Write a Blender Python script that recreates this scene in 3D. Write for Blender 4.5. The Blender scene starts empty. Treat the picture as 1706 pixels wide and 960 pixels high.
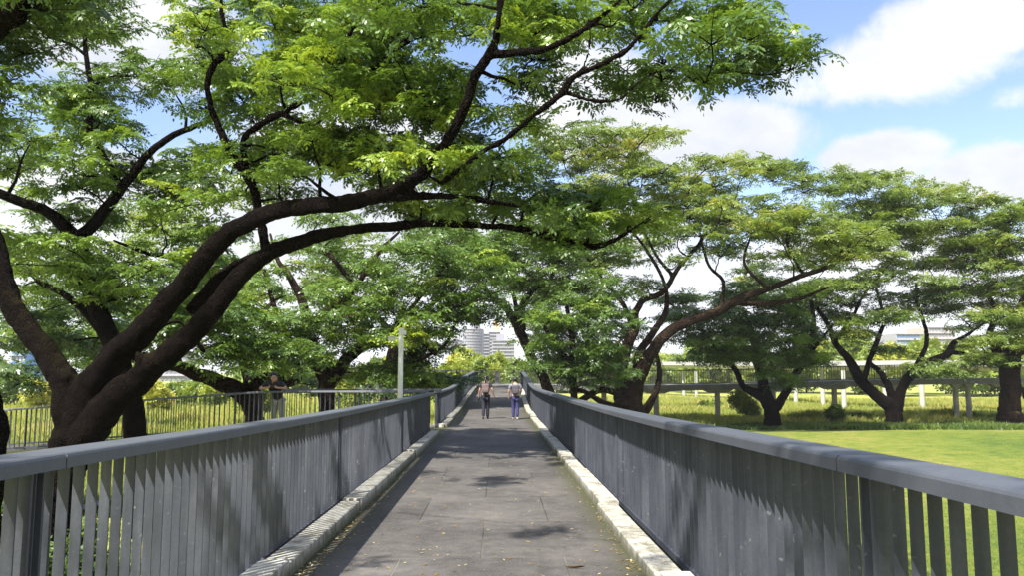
import bpy, bmesh, math, random
import numpy as np
from mathutils import Vector, Matrix

# ------------------------------------------------------------------ camera, sky, sun, exposure
SC = bpy.context.scene
COL = SC.collection
FPX = 1290.0                       # focal length in pixels of the 1706 px wide photograph
EYE = 4.0                          # eye height above the park ground
PITCH = math.atan(141.0 / FPX)

cam_d = bpy.data.cameras.new('camera')
cam = bpy.data.objects.new('camera', cam_d)
COL.objects.link(cam)
cam.location = (0, 0, EYE)
cam.rotation_euler = (math.radians(90) + PITCH, 0, 0)
cam_d.sensor_width = 36.0
cam_d.lens = 36.0 * FPX / 1706.0
cam_d.clip_start = 0.05
cam_d.clip_end = 6000.0
SC.camera = cam

SUN_DIR = Vector((-1.0, -1.45, 2.3)).normalized()     # towards the sun
SUN_EL = math.asin(SUN_DIR.z)
SUN_ROT = math.atan2(SUN_DIR.x, SUN_DIR.y)
sun_d = bpy.data.lights.new('sun', 'SUN')
sun_d.energy = 5.0
sun_d.angle = math.radians(0.5)
sun_d.color = (1.0, 0.955, 0.88)
sun = bpy.data.objects.new('sun', sun_d)
COL.objects.link(sun)
sun.rotation_euler = SUN_DIR.to_track_quat('Z', 'Y').to_euler()

SC.view_settings.view_transform = 'Standard'
SC.view_settings.look = 'None'
SC.view_settings.gamma = 1.0
SC.view_settings.exposure = 1.2
try:
    SC.cycles.max_bounces = 6
    SC.cycles.diffuse_bounces = 3
    SC.cycles.glossy_bounces = 2
    SC.cycles.transmission_bounces = 4
    SC.cycles.volume_bounces = 0
    SC.cycles.transparent_max_bounces = 4
except Exception:
    pass

def ray(px, py):
    u, v = px - 853.0, 480.0 - py
    c, s = math.cos(PITCH), math.sin(PITCH)
    return u, FPX * c - v * s, FPX * s + v * c

def P(px, py, d):
    """world point seen at photo pixel (px, py), d metres down the walkway (world y)"""
    x, y, z = ray(px, py)
    k = d / y
    return (x * k, d, EYE + z * k)

# ------------------------------------------------------------------ node helper
class NT:
    def __init__(self, tree):
        self.t = tree; self.n = tree.nodes; self.l = tree.links
    def node(self, typ, **kw):
        nd = self.n.new(typ)
        for k, v in kw.items():
            setattr(nd, k, v)
        return nd
    def put(self, sock, val):
        if isinstance(val, bpy.types.NodeSocket):
            self.l.new(val, sock)
        elif val is not None:
            sock.default_value = val
    def math(self, op, a, b=None, c=None, clamp=False):
        nd = self.node('ShaderNodeMath', operation=op, use_clamp=clamp)
        self.put(nd.inputs[0], a); self.put(nd.inputs[1], b)
        if c is not None: self.put(nd.inputs[2], c)
        return nd.outputs[0]
    def mix(self, f, a, b, blend='MIX'):
        nd = self.node('ShaderNodeMix', data_type='RGBA', blend_type=blend)
        self.put(nd.inputs[0], f); self.put(nd.inputs[6], a); self.put(nd.inputs[7], b)
        return nd.outputs[2]
    def noise(self, vec, scale, detail=4.0, rough=0.55, dist=0.0):
        nd = self.node('ShaderNodeTexNoise')
        self.put(nd.inputs['Vector'], vec)
        nd.inputs['Scale'].default_value = scale; nd.inputs['Detail'].default_value = detail
        nd.inputs['Roughness'].default_value = rough; nd.inputs['Distortion'].default_value = dist
        return nd.outputs[0]
    def ramp(self, f, stops):
        nd = self.node('ShaderNodeValToRGB')
        el = nd.color_ramp.elements
        while len(el) < len(stops): el.new(0.5)
        for e, (p, c) in zip(el, stops):
            e.position = p; e.color = c if len(c) == 4 else (*c, 1)
        self.put(nd.inputs[0], f)
        return nd.outputs[0]
    def maprange(self, f, a, b, c=0.0, d=1.0, smooth=False):
        nd = self.node('ShaderNodeMapRange', clamp=True)
        if smooth: nd.interpolation_type = 'SMOOTHSTEP'
        self.put(nd.inputs[0], f)
        for i, v in enumerate((a, b, c, d)): nd.inputs[1 + i].default_value = v
        return nd.outputs[0]
    def scalevec(self, vec, s):
        nd = self.node('ShaderNodeMapping')
        self.put(nd.inputs[0], vec); nd.inputs['Scale'].default_value = s
        return nd.outputs[0]

def new_mat(name):
    m = bpy.data.materials.new(name); m.use_nodes = True
    t = NT(m.node_tree)
    b = m.node_tree.nodes['Principled BSDF']
    return m, t, b

def rgb(r, g, b): return (r, g, b, 1.0)

# ------------------------------------------------------------------ world: Nishita sky with cumulus
world = bpy.data.worlds.new('World'); SC.world = world; world.use_nodes = True
wt = NT(world.node_tree)
bg = world.node_tree.nodes['Background']
sky = wt.node('ShaderNodeTexSky', sky_type='NISHITA')
sky.sun_disc = False
sky.sun_elevation = SUN_EL
sky.sun_rotation = SUN_ROT
sky.air_density = 1.0; sky.dust_density = 0.6; sky.ozone_density = 2.0
tc = wt.node('ShaderNodeTexCoord')
gv = tc.outputs['Generated']
sep = wt.node('ShaderNodeSeparateXYZ'); wt.l.new(gv, sep.inputs[0])
az = wt.math('ARCTAN2', sep.outputs[0], sep.outputs[1])
el = wt.math('ARCSINE', sep.outputs[2])
def azel(px, py):
    x, y, z = ray(px, py)
    return math.atan2(x, y), math.atan2(z, math.hypot(x, y))
nz1 = wt.noise(gv, 5.5, 12.0, 0.66, 0.25)
nz2 = wt.noise(gv, 2.3, 5.0, 0.6, 0.2)
CLOUDS = [  # centre and radii in photograph pixels, weight
    (190, 45, 230, 120, 1.35), (60, 60, 120, 60, .7), (1010, 190, 150, 130, 1.2), (1180, 235, 190, 75, 1.1),
    (1500, 105, 260, 85, .95), (1600, 40, 250, 90, 1.05), (1370, 150, 150, 40, .6), (1470, 258, 130, 48, 1.0),
    (1670, 290, 150, 60, 1.15), (620, 420, 900, 170, 1.0), (250, 360, 260, 140, 1.0), (600, 230, 260, 90, .85), (1350, 470, 600, 110, 1.0),
    (950, 90, 60, 90, .8), (480, 110, 60, 60, .5), (1690, 160, 90, 40, .5)]
acc = None
for cx, cy, rx, ry, w in CLOUDS:
    a0, e0 = azel(cx, cy); a1, _ = azel(cx + rx, cy); _, e1 = azel(cx, cy - ry)
    da = wt.math('DIVIDE', wt.math('SUBTRACT', az, a0), abs(a1 - a0))
    de = wt.math('DIVIDE', wt.math('SUBTRACT', el, e0), abs(e1 - e0))
    d2 = wt.math('ADD', wt.math('MULTIPLY', da, da), wt.math('MULTIPLY', de, de))
    g = wt.math('MULTIPLY', wt.math('EXPONENT', wt.math('MULTIPLY', d2, -1.1)), w)
    acc = g if acc is None else wt.math('MAXIMUM', acc, g)
# clouds behind the camera: plain noise cover
back = wt.maprange(sep.outputs[1], 0.35, -0.1, 0.0, 0.62)
acc = wt.math('MAXIMUM', acc, back)
dens = wt.math('ADD', acc, wt.math('MULTIPLY', wt.math('SUBTRACT', nz1, 0.5), 1.35))
dens = wt.math('ADD', dens, wt.math('MULTIPLY', wt.math('SUBTRACT', nz2, 0.5), 0.5))
mask = wt.maprange(dens, 0.33, 0.66, 0.0, 1.0, True)
hz = wt.maprange(el, 0.20, 0.0, 0.0, 0.9, True)
cl_shade = wt.noise(wt.scalevec(gv, (1, 1, 1.6)), 3.4, 6.0, 0.6)
cl_col = wt.mix(wt.maprange(cl_shade, 0.34, 0.60), rgb(5.3, 5.7, 6.6), rgb(7.9, 8.0, 8.2))
SKYK = wt.node('ShaderNodeMix', data_type='RGBA', blend_type='MULTIPLY')
SKYK.inputs[0].default_value = 1.0
wt.l.new(sky.outputs[0], SKYK.inputs[6]); SKYK.inputs[7].default_value = rgb(2.0, 1.9, 2.0)
c1 = wt.mix(mask, SKYK.outputs[2], cl_col)
c2 = wt.mix(hz, c1, rgb(8.6, 8.9, 9.6))
wt.l.new(c2, bg.inputs[0])
bg.inputs[1].default_value = 0.06

# ------------------------------------------------------------------ mesh helpers
def mesh_np(name, V, F, smooth=False):
    """V (n,3) array, F (m,k) array of one polygon size"""
    me = bpy.data.meshes.new(name)
    V = np.ascontiguousarray(V, dtype=np.float32); F = np.ascontiguousarray(F, dtype=np.int32)
    n, k = F.shape
    me.vertices.add(len(V)); me.vertices.foreach_set('co', V.ravel())
    me.loops.add(n * k); me.loops.foreach_set('vertex_index', F.ravel())
    me.polygons.add(n)
    me.polygons.foreach_set('loop_start', np.arange(0, n * k, k, dtype=np.int32))
    if smooth:
        me.polygons.foreach_set('use_smooth', np.ones(n, dtype=bool))
    me.update(calc_edges=True)
    return me

def link(name, me, mat=None, parent=None):
    o = bpy.data.objects.new(name, me); COL.objects.link(o)
    if mat is not None and me is not None and len(me.materials) == 0: me.materials.append(mat)
    if parent is not None: o.parent = parent
    return o

def tag(o, label=None, cat=None, group=None, kind=None):
    if label: o['label'] = label
    if cat: o['category'] = cat
    if group: o['group'] = group
    if kind: o['kind'] = kind
    return o

def empty(name, loc=(0, 0, 0), rz=0.0):
    o = bpy.data.objects.new(name, None); COL.objects.link(o)
    o.location = loc; o.rotation_euler = (0, 0, rz); o.empty_display_size = 0.2
    return o

def bm_mesh(name, bm, smooth=False):
    me = bpy.data.meshes.new(name); bm.normal_update(); bm.to_mesh(me); bm.free()
    if smooth:
        for p in me.polygons: p.use_smooth = True
    return me

def box(bm, c, s, rot=None, bevel=0.0, seg=2):
    r = bmesh.ops.create_cube(bm, size=1.0)
    vs = r['verts']
    M = Matrix.Translation(c) @ (rot if rot is not None else Matrix.Identity(4)) @ Matrix.Diagonal((s[0], s[1], s[2], 1))
    bmesh.ops.transform(bm, matrix=M, verts=vs)
    if bevel > 0:
        es = list({e for v in vs for e in v.link_edges})
        bmesh.ops.bevel(bm, geom=es, offset=bevel, segments=seg, profile=0.5, affect='EDGES')

def cyl(bm, a, b, r0, r1=None, n=12):
    a = Vector(a); b = Vector(b); r1 = r0 if r1 is None else r1
    d = b - a
    M = Matrix.Translation((a + b) / 2) @ d.to_track_quat('Z', 'Y').to_matrix().to_4x4()
    bmesh.ops.create_cone(bm, cap_ends=True, segments=n, radius1=r0, radius2=r1, depth=d.length, matrix=M)

def sweep(path, prof, closed_prof=True, cap=True):
    """sweep a profile [(side, up)] along a path of (x, y, z); returns V, quads"""
    path = np.array(path, float); prof = np.array(prof, float)
    T = np.gradient(path, axis=0); T[:, 2] = 0
    T /= np.linalg.norm(T, axis=1)[:, None]
    S = np.stack([T[:, 1], -T[:, 0], np.zeros(len(T))], 1)       # right-hand side
    n, k = len(path), len(prof)
    V = path[:, None, :] + S[:, None, :] * prof[None, :, 0:1] + np.array([0, 0, 1.0]) * prof[None, :, 1:2]
    F = []
    kk = k if closed_prof else k - 1
    for i in range(n - 1):
        for j in range(kk):
            a = i * k + j; b = i * k + (j + 1) % k
            F.append((a, b, b + k, a + k))
    return V.reshape(-1, 3), F

def sweep_obj(name, path, prof, mat, parent=None, smooth=False, closed=True):
    V, F = sweep(path, prof, closed)
    k, n = len(prof), len(path)
    me = bpy.data.meshes.new(name)
    faces = [tuple(f) for f in F]
    if closed:
        faces.append(tuple(range(k))[::-1]); faces.append(tuple(range((n - 1) * k, n * k)))
    me.from_pydata([tuple(v) for v in V], [], faces); me.update()
    bm = bmesh.new(); bm.from_mesh(me); bmesh.ops.recalc_face_normals(bm, faces=bm.faces); bm.to_mesh(me); bm.free()
    if smooth:
        for p in me.polygons: p.use_smooth = True
    return link(name, me, mat, parent)

# ------------------------------------------------------------------ materials
def mat_simple(name, col, rough=0.6, metal=0.0, var=0.12, scale=8.0, bump=0.0, coord='Object'):
    m, t, b = new_mat(name)
    c = t.node('ShaderNodeTexCoord').outputs[coord]
    n = t.noise(c, scale, 6.0, 0.6)
    dark = tuple(x * (1 - var) for x in col); light = tuple(min(1, x * (1 + var)) for x in col)
    t.put(b.inputs['Base Color'], t.ramp(n, [(0.3, dark), (0.7, light)]))
    b.inputs['Roughness'].default_value = rough; b.inputs['Metallic'].default_value = metal
    if bump:
        bp = t.node('ShaderNodeBump'); bp.inputs['Strength'].default_value = bump; bp.inputs['Distance'].default_value = 0.02
        t.l.new(n, bp.inputs['Height']); t.l.new(bp.outputs[0], b.inputs['Normal'])
    return m

def mat_leaf(name, stops, trans=0.35, rough=0.45):
    m, t, b = new_mat(name)
    at = t.node('ShaderNodeAttribute', attribute_name='tint')
    col = t.ramp(at.outputs['Fac'], stops)
    t.put(b.inputs['Base Color'], col); b.inputs['Roughness'].default_value = rough
    b.inputs['Specular IOR Level'].default_value = 0.6
    tr = t.node('ShaderNodeBsdfTranslucent')
    t.put(tr.inputs[0], t.mix(1.0, col, rgb(1.5, 1.45, 0.7), 'MULTIPLY'))
    mx = t.node('ShaderNodeMixShader'); mx.inputs[0].default_value = trans
    t.l.new(b.outputs[0], mx.inputs[1]); t.l.new(tr.outputs[0], mx.inputs[2])
    t.l.new(mx.outputs[0], m.node_tree.nodes['Material Output'].inputs[0])
    return m

def mat_bark(name, dark, light, scale=1.0, bump=0.6):
    m, t, b = new_mat(name)
    c = t.node('ShaderNodeTexCoord').outputs['Object']
    v = t.node('ShaderNodeTexVoronoi', feature='DISTANCE_TO_EDGE')
    wob = t.node('ShaderNodeVectorMath', operation='ADD')
    t.put(wob.inputs[0], c)
    nn = t.node('ShaderNodeTexNoise'); nn.inputs['Scale'].default_value = 3.0 * scale
    t.put(nn.inputs['Vector'], c); t.put(wob.inputs[1], nn.outputs[1])
    t.put(v.inputs['Vector'], wob.outputs[0]); v.inputs['Scale'].default_value = 9.0 * scale
    n1 = t.noise(c, 2.2 * scale, 8.0, 0.68); n2 = t.noise(c, 22.0 * scale, 5.0, 0.7)
    mixv = t.math('ADD', t.math('MULTIPLY', n1, 0.6), t.math('MULTIPLY', n2, 0.4))
    col = t.ramp(mixv, [(0.36, dark), (0.66, light)])
    col = t.mix(t.maprange(v.outputs['Distance'], 0.0, 0.10, 0.75, 0.0), col, rgb(*[x * 0.4 for x in dark]))
    nz = t.node('ShaderNodeSeparateXYZ'); t.l.new(t.node('ShaderNodeNewGeometry').outputs['Normal'], nz.inputs[0])
    moss = t.math('MULTIPLY', t.maprange(nz.outputs[2], 0.15, 0.8), t.maprange(t.noise(c, 1.3 * scale, 6.0, 0.65), 0.48, 0.60, 0.0, 0.8))
    col = t.mix(moss, col, rgb(light[0] * 1.7, light[1] * 2.0, light[2] * 1.1))
    t.put(b.inputs['Base Color'], col); b.inputs['Roughness'].default_value = 0.9
    b.inputs['Specular IOR Level'].default_value = 0.06
    h = t.math('ADD', t.maprange(v.outputs['Distance'], 0.0, 0.2), t.math('MULTIPLY', n2, 0.9))
    bp = t.node('ShaderNodeBump'); bp.inputs['Strength'].default_value = bump; bp.inputs['Distance'].default_value = 0.05
    t.l.new(h, bp.inputs['Height']); t.l.new(bp.outputs[0], b.inputs['Normal'])
    return m

# painted / galvanised grey steel of the railings, streaked and dusty
def mat_steel(name='grey_steel', gain=1.0):
    m, t, b = new_mat(name)
    g = t.node('ShaderNodeNewGeometry').outputs['Position']
    n1 = t.noise(g, 1.7, 6.0, 0.65); n2 = t.noise(t.scalevec(g, (14, 14, 1.2)), 1.0, 5.0, 0.6); n3 = t.noise(g, 60.0, 3.0, 0.7)
    f = t.math('ADD', t.math('MULTIPLY', n1, 0.4), t.math('ADD', t.math('MULTIPLY', n2, 0.45), t.math('MULTIPLY', n3, 0.15)))
    st = [(0.36, (0.034, 0.039, 0.053)), (0.50, (0.064, 0.070, 0.090)), (0.64, (0.112, 0.118, 0.140))] if gain == 1.0 else [(0.34, (0.060, 0.065, 0.077)), (0.50, (0.070, 0.075, 0.087)), (0.66, (0.082, 0.087, 0.097))]
    col = t.ramp(f, st)
    sp = t.maprange(t.noise(g, 26.0, 2.0, 0.5), 0.70, 0.76, 0.0, 0.45 if gain == 1.0 else 0.12)
    col = t.mix(sp, col, rgb(0.34, 0.34, 0.34))
    oi = t.node('ShaderNodeObjectInfo')
    col = t.mix(t.maprange(oi.outputs['Random'], 0, 1, 0.0, 0.38), col, rgb(0.026, 0.029, 0.040))
    t.put(b.inputs['Base Color'], col)
    if gain != 1.0:
        col = t.mix(1.0, col, rgb(gain, gain, gain * .98), 'MULTIPLY')
        t.put(b.inputs['Base Color'], col)
    b.inputs['Metallic'].default_value = 0.15; b.inputs['Roughness'].default_value = 0.48
    bp = t.node('ShaderNodeBump'); bp.inputs['Strength'].default_value = 0.12; bp.inputs['Distance'].default_value = 0.01
    t.l.new(n3, bp.inputs['Height']); t.l.new(bp.outputs[0], b.inputs['Normal'])
    return m

def mat_deck():
    m, t, b = new_mat('walkway_slabs')
    uv = t.node('ShaderNodeUVMap').outputs[0]
    g = t.node('ShaderNodeNewGeometry').outputs['Position']
    s = t.node('ShaderNodeSeparateXYZ'); t.l.new(uv, s.inputs[0])
    u, v = s.outputs[0], s.outputs[1]           # metres across / along
    ROW, WID = 1.62, 1.30
    rowf = t.math('DIVIDE', v, ROW)
    row = t.math('FLOOR', rowf)
    rfr = t.math('SUBTRACT', rowf, row)
    off = t.math('MULTIPLY', t.math('MODULO', row, 2.0), 0.5)
    off = t.math('ADD', off, t.math('MULTIPLY', t.math('SINE', t.math('MULTIPLY', row, 12.7)), 0.08))
    colf = t.math('ADD', t.math('DIVIDE', t.math('ADD', u, 20.0), WID), off)
    colm = t.math('FLOOR', colf); cfr = t.math('SUBTRACT', colf, colm)
    def edge(fr, size, w):
        d = t.math('MULTIPLY', t.math('MINIMUM', fr, t.math('SUBTRACT', 1.0, fr)), size)
        return t.maprange(d, w * 0.4, w, 1.0, 0.0)
    joint = t.math('MAXIMUM', edge(rfr, ROW, 0.010), edge(cfr, WID, 0.009))
    # per-slab tone
    wn = t.node('ShaderNodeTexWhiteNoise', noise_dimensions='2D')
    cv = t.node('ShaderNodeCombineXYZ'); t.l.new(row, cv.inputs[0]); t.l.new(colm, cv.inputs[1]); t.l.new(cv.outputs[0], wn.inputs['Vector'])
    slab = t.math('MULTIPLY', t.math('SUBTRACT', wn.outputs[0], 0.5), 0.09)
    n1 = t.noise(g, 0.9, 7.0, 0.62); n2 = t.noise(g, 7.0, 6.0, 0.65); n3 = t.noise(g, 120.0, 2.0, 0.6)
    f = t.math('ADD', t.math('ADD', t.math('MULTIPLY', n1, 0.45), t.math('MULTIPLY', n2, 0.35)), t.math('ADD', t.math('MULTIPLY', n3, 0.2), slab))
    col = t.ramp(f, [(0.34, (0.030, 0.027, 0.024)), (0.46, (0.062, 0.056, 0.050)), (0.56, (0.096, 0.087, 0.078)), (0.68, (0.150, 0.137, 0.122))])
    # pale aggregate specks, dark stains
    col = t.mix(t.maprange(t.noise(g, 75.0, 2.0, 0.5), 0.62, 0.70, 0.0, 0.6), col, rgb(0.24, 0.225, 0.20))
    col = t.mix(t.maprange(t.noise(g, 2.6, 5.0, 0.6, 0.6), 0.60, 0.72, 0.0, 0.45), col, rgb(0.030, 0.028, 0.026))
    # moss and silt along the kerbs
    au = t.math('ABSOLUTE', u)
    edge_d = t.math('ADD', au, t.math('MULTIPLY', t.math('SUBTRACT', n2, 0.5), 0.34))
    col = t.mix(t.maprange(edge_d, 1.02, 1.24, 0.0, 0.75), col, rgb(0.050, 0.050, 0.022))
    col = t.mix(t.maprange(edge_d, 1.22, 1.30, 0.0, 0.8), col, rgb(0.040, 0.048, 0.012))
    jcol = t.mix(t.maprange(n1, 0.45, 0.6), rgb(0.022, 0.02, 0.018), rgb(0.16, 0.145, 0.12))
    col = t.mix(t.math('MULTIPLY', joint, 0.85), col, jcol)
    t.put(b.inputs['Base Color'], col)
    b.inputs['Roughness'].default_value = 0.78
    h = t.math('SUBTRACT', t.math('ADD', t.math('MULTIPLY', n3, 0.3), t.math('MULTIPLY', n2, 0.4)), t.math('MULTIPLY', joint, 1.2))
    bp = t.node('ShaderNodeBump'); bp.inputs['Strength'].default_value = 0.5; bp.inputs['Distance'].default_value = 0.012
    t.l.new(h, bp.inputs['Height']); t.l.new(bp.outputs[0], b.inputs['Normal'])
    return m

def mat_kerb():
    m, t, b = new_mat('weathered_white_concrete')
    g = t.node('ShaderNodeNewGeometry').outputs['Position']
    n1 = t.noise(g, 5.0, 7.0, 0.65); n2 = t.noise(t.scalevec(g, (18, 18, 2.0)), 1.0, 5.0, 0.65); n3 = t.noise(g, 40.0, 4.0, 0.6)
    col = t.ramp(n1, [(0.38, (0.22, 0.205, 0.16)), (0.48, (0.40, 0.38, 0.32)), (0.60, (0.54, 0.52, 0.455))])
    uv = t.node('ShaderNodeUVMap').outputs[0]
    s = t.node('ShaderNodeSeparateXYZ'); t.l.new(uv, s.inputs[0])    # v = height above deck, u = 1 on the side face
    low = t.maprange(t.math('ADD', s.outputs[1], t.math('MULTIPLY', t.math('SUBTRACT', n2, 0.5), 0.34)), 0.03, 0.11, 1.0, 0.0)
    col = t.mix(t.math('MULTIPLY', low, 0.88), col, rgb(0.085, 0.085, 0.035))
    streak = t.maprange(n2, 0.52, 0.64, 0.0, 0.75)
    col = t.mix(t.math('MULTIPLY', streak, s.outputs[0]), col, rgb(0.12, 0.115, 0.06))
    col = t.mix(t.maprange(n3, 0.54, 0.66, 0.0, 0.7), col, rgb(0.12, 0.11, 0.075))
    t.put(b.inputs['Base Color'], col); b.inputs['Roughness'].default_value = 0.85
    bp = t.node('ShaderNodeBump'); bp.inputs['Strength'].default_value = 0.5; bp.inputs['Distance'].default_value = 0.01
    t.l.new(t.math('ADD', n1, n3), bp.inputs['Height']); t.l.new(bp.outputs[0], b.inputs['Normal'])
    return m

def mat_ground(name, stops, s1=0.06, s2=0.9, s3=14.0, bump=0.4):
    m, t, b = new_mat(name)
    g = t.node('ShaderNodeNewGeometry').outputs['Position']
    f = t.math('ADD', t.math('MULTIPLY', t.noise(g, s1, 6.0, 0.6), 0.45),
               t.math('ADD', t.math('MULTIPLY', t.noise(g, s2, 6.0, 0.65), 0.35), t.math('MULTIPLY', t.noise(g, s3, 4.0, 0.7), 0.2)))
    t.put(b.inputs['Base Color'], t.ramp(f, stops)); b.inputs['Roughness'].default_value = 0.9
    b.inputs['Specular IOR Level'].default_value = 0.15
    bp = t.node('ShaderNodeBump'); bp.inputs['Strength'].default_value = bump; bp.inputs['Distance'].default_value = 0.08
    t.l.new(t.noise(g, s3 * 1.5, 4.0, 0.7), bp.inputs['Height']); t.l.new(bp.outputs[0], b.inputs['Normal'])
    return m

M_STEEL = mat_steel(); M_HAND = mat_steel('handrail_steel', 1.45); M_DECK = mat_deck(); M_KERB = mat_kerb()
M_CONC = mat_simple('bridge_concrete', (0.33, 0.32, 0.29), 0.85, 0, 0.22, 1.2, 0.2)
M_CONC_DK = mat_simple('bridge_edge_beam', (0.17, 0.17, 0.165), 0.8, 0, 0.25, 1.0)
M_CONC_LT = mat_simple('pale_concrete', (0.42, 0.415, 0.40), 0.8, 0, 0.12, 0.8)
M_RAIL_DK = mat_simple('dark_rail_steel', (0.085, 0.085, 0.085), 0.5, 0.2, 0.2, 2.0)
M_WHITE = mat_simple('white_enamel', (0.72, 0.73, 0.72), 0.4, 0, 0.06, 6.0)
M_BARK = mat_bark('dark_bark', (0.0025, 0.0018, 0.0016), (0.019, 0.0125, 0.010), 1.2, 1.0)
M_BARK_FAR = mat_bark('brown_bark', (0.007, 0.005, 0.004), (0.052, 0.033, 0.024), 0.6)
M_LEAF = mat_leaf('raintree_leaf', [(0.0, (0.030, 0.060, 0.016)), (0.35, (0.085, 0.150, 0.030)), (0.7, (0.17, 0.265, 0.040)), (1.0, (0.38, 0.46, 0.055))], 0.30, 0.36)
M_LEAF_FAR = mat_leaf('raintree_leaf_pale', [(0.0, (0.040, 0.078, 0.022)), (0.35, (0.125, 0.190, 0.046)), (0.7, (0.24, 0.31, 0.065)), (1.0, (0.44, 0.36, 0.09))], 0.42)
M_BUSH = mat_leaf('bush_leaf', [(0.0, (0.03, 0.07, 0.015)), (0.4, (0.13, 0.20, 0.03)), (0.75, (0.28, 0.34, 0.05)), (1.0, (0.42, 0.42, 0.06))], 0.35)
M_GRASSBLADE = mat_leaf('grass_blade', [(0.0, (0.07, 0.12, 0.025)), (0.4, (0.21, 0.27, 0.055)), (0.75, (0.36, 0.38, 0.09)), (1.0, (0.52, 0.44, 0.17))], 0.5, 0.6)
M_MEADOW = mat_ground('meadow_ground', [(0.36, (0.13, 0.17, 0.04)), (0.47, (0.25, 0.28, 0.065)), (0.56, (0.37, 0.37, 0.10)), (0.66, (0.46, 0.38, 0.18))])
M_LAWN = mat_ground('mown_lawn', [(0.40, (0.080, 0.125, 0.024)), (0.47, (0.135, 0.180, 0.030)), (0.53, (0.19, 0.215, 0.040)), (0.62, (0.29, 0.245, 0.085))], 0.09, 1.4, 12.0, 0.8)

# ================================================================== SETTING
def flat_poly(name, pts, z, mat, kind='structure'):
    me = bpy.data.meshes.new(name); me.from_pydata([(x, y, z) for x, y in pts], [], [tuple(range(len(pts)))]); me.update()
    o = link(name, me, mat); tag(o, kind=kind); return o

def ground_h(x, y):
    """gentle swells far from the walkway"""
    return 0.0

flat_poly('ground', [(-1500, -300), (1500, -300), (1500, 3000), (-1500, 3000)], 0.0, M_MEADOW)
# mown lawn on the right, with a soft irregular far edge
rs = random.Random(3)
edge = [(2 + i * .65, 54.6 + 0.9 * math.sin(i * 0.125) + .5 * math.sin(i * .41) + rs.uniform(-.5, .5)) for i in range(146)]
def sstep(x, a, b):
    t = np.clip((x - a) / (b - a), 0, 1); return t * t * (3 - 2 * t)
def lawn_h(x, y): return .42 * sstep(x, 7, 34) * sstep(y, 18, 44) * (1 - sstep(y, 49, 54)) * (1 - .25 * np.sin(x * .21 + y * .13))
_lx = np.arange(2, 98.1, 1.5); _far = np.interp(_lx, [p[0] for p in edge], [p[1] for p in edge])
_t = np.concatenate([np.linspace(0, .5, 10, endpoint=False), np.linspace(.5, 1, 30)])
_X = np.repeat(_lx[:, None], len(_t), 1); _Y = -12 + (_far[:, None] + 12) * _t[None, :]
_V = np.stack([_X, _Y, lawn_h(_X, _Y) + .006], 2).reshape(-1, 3)
_m = len(_t); _F = [(i * _m + j, (i + 1) * _m + j, (i + 1) * _m + j + 1, i * _m + j + 1) for i in range(len(_lx) - 1) for j in range(_m - 1)]
tag(link('lawn', mesh_np('lawn', _V, np.array(_F), True), M_LAWN), kind='structure')

# ---- walkway geometry: distance y -> centre x and deck height
_ys = np.arange(-6.0, 64.01, 0.5)
_drop = np.interp(_ys, [-6, 0, 3, 6, 12, 20, 27, 31, 35, 40, 48, 58, 64], [1.34, 1.385, 1.418, 1.472, 1.52, 1.565, 1.595, 1.55, 1.39, 1.18, .985, .95, .95])
_xc = np.interp(_ys, [-6, 0, 30, 36, 48, 64], [-.10, -.20, -.73, -.80, -.87, -.98])
def smooth(a, n=5):
    p = np.pad(a, (n, n), 'edge'); k = np.ones(2 * n + 1) / (2 * n + 1)
    return np.convolve(p, k, 'valid')
_drop = smooth(_drop, 4); _xc = smooth(_xc, 4)
def deck_z(y): return EYE - float(np.interp(y, _ys, _drop))
def deck_x(y): return float(np.interp(y, _ys, _xc))
def clear_h(y): return float(np.interp(y, [0, 3, 9, 14, 22, 40, 60], [1.075, 1.06, 1.02, 1.0, .985, .97, .97]))

# deck slab with UVs (u across, v along)
def deck_mesh(name, path, half, thick, mat, offs=None):
    """path of (x, y, z) centre points"""
    path = np.array(path, float)
    T = np.gradient(path, axis=0); T[:, 2] = 0; T /= np.linalg.norm(T, axis=1)[:, None]
    S = np.stack([T[:, 1], -T[:, 0]], 1)
    L = np.concatenate([[0], np.cumsum(np.linalg.norm(np.diff(path, axis=0), axis=1))])
    prof = [(-half, 0), (half, 0), (half, -thick), (-half, -thick)]
    vs, fs, uvs = [], [], []
    for i, p in enumerate(path):
        for (s, u) in prof: vs.append((p[0] + S[i, 0] * s, p[1] + S[i, 1] * s, p[2] + u))
    n = len(path)
    for i in range(n - 1):
        for j in range(4):
            a = i * 4 + j; b = i * 4 + (j + 1) % 4
            fs.append((a, a + 4, b + 4, b))
            uvs += [(prof[j][0], L[i]), (prof[j][0], L[i + 1]), (prof[(j + 1) % 4][0], L[i + 1]), (prof[(j + 1) % 4][0], L[i])]
    me = bpy.data.meshes.new(name); me.from_pydata(vs, [], fs)
    uv = me.uv_layers.new(name='UVMap')
    for k, c in enumerate(uvs): uv.data[k].uv = c
    me.update()
    bm = bmesh.new(); bm.from_mesh(me); bmesh.ops.recalc_face_normals(bm, faces=bm.faces); bm.to_mesh(me); bm.free()
    return link(name, me, mat)

main_path = [(deck_x(y), y, deck_z(y)) for y in np.arange(-5, 60.01, 0.5)]
o = deck_mesh('walkway', main_path, 1.66, 0.32, M_DECK); tag(o, kind='structure')

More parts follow.
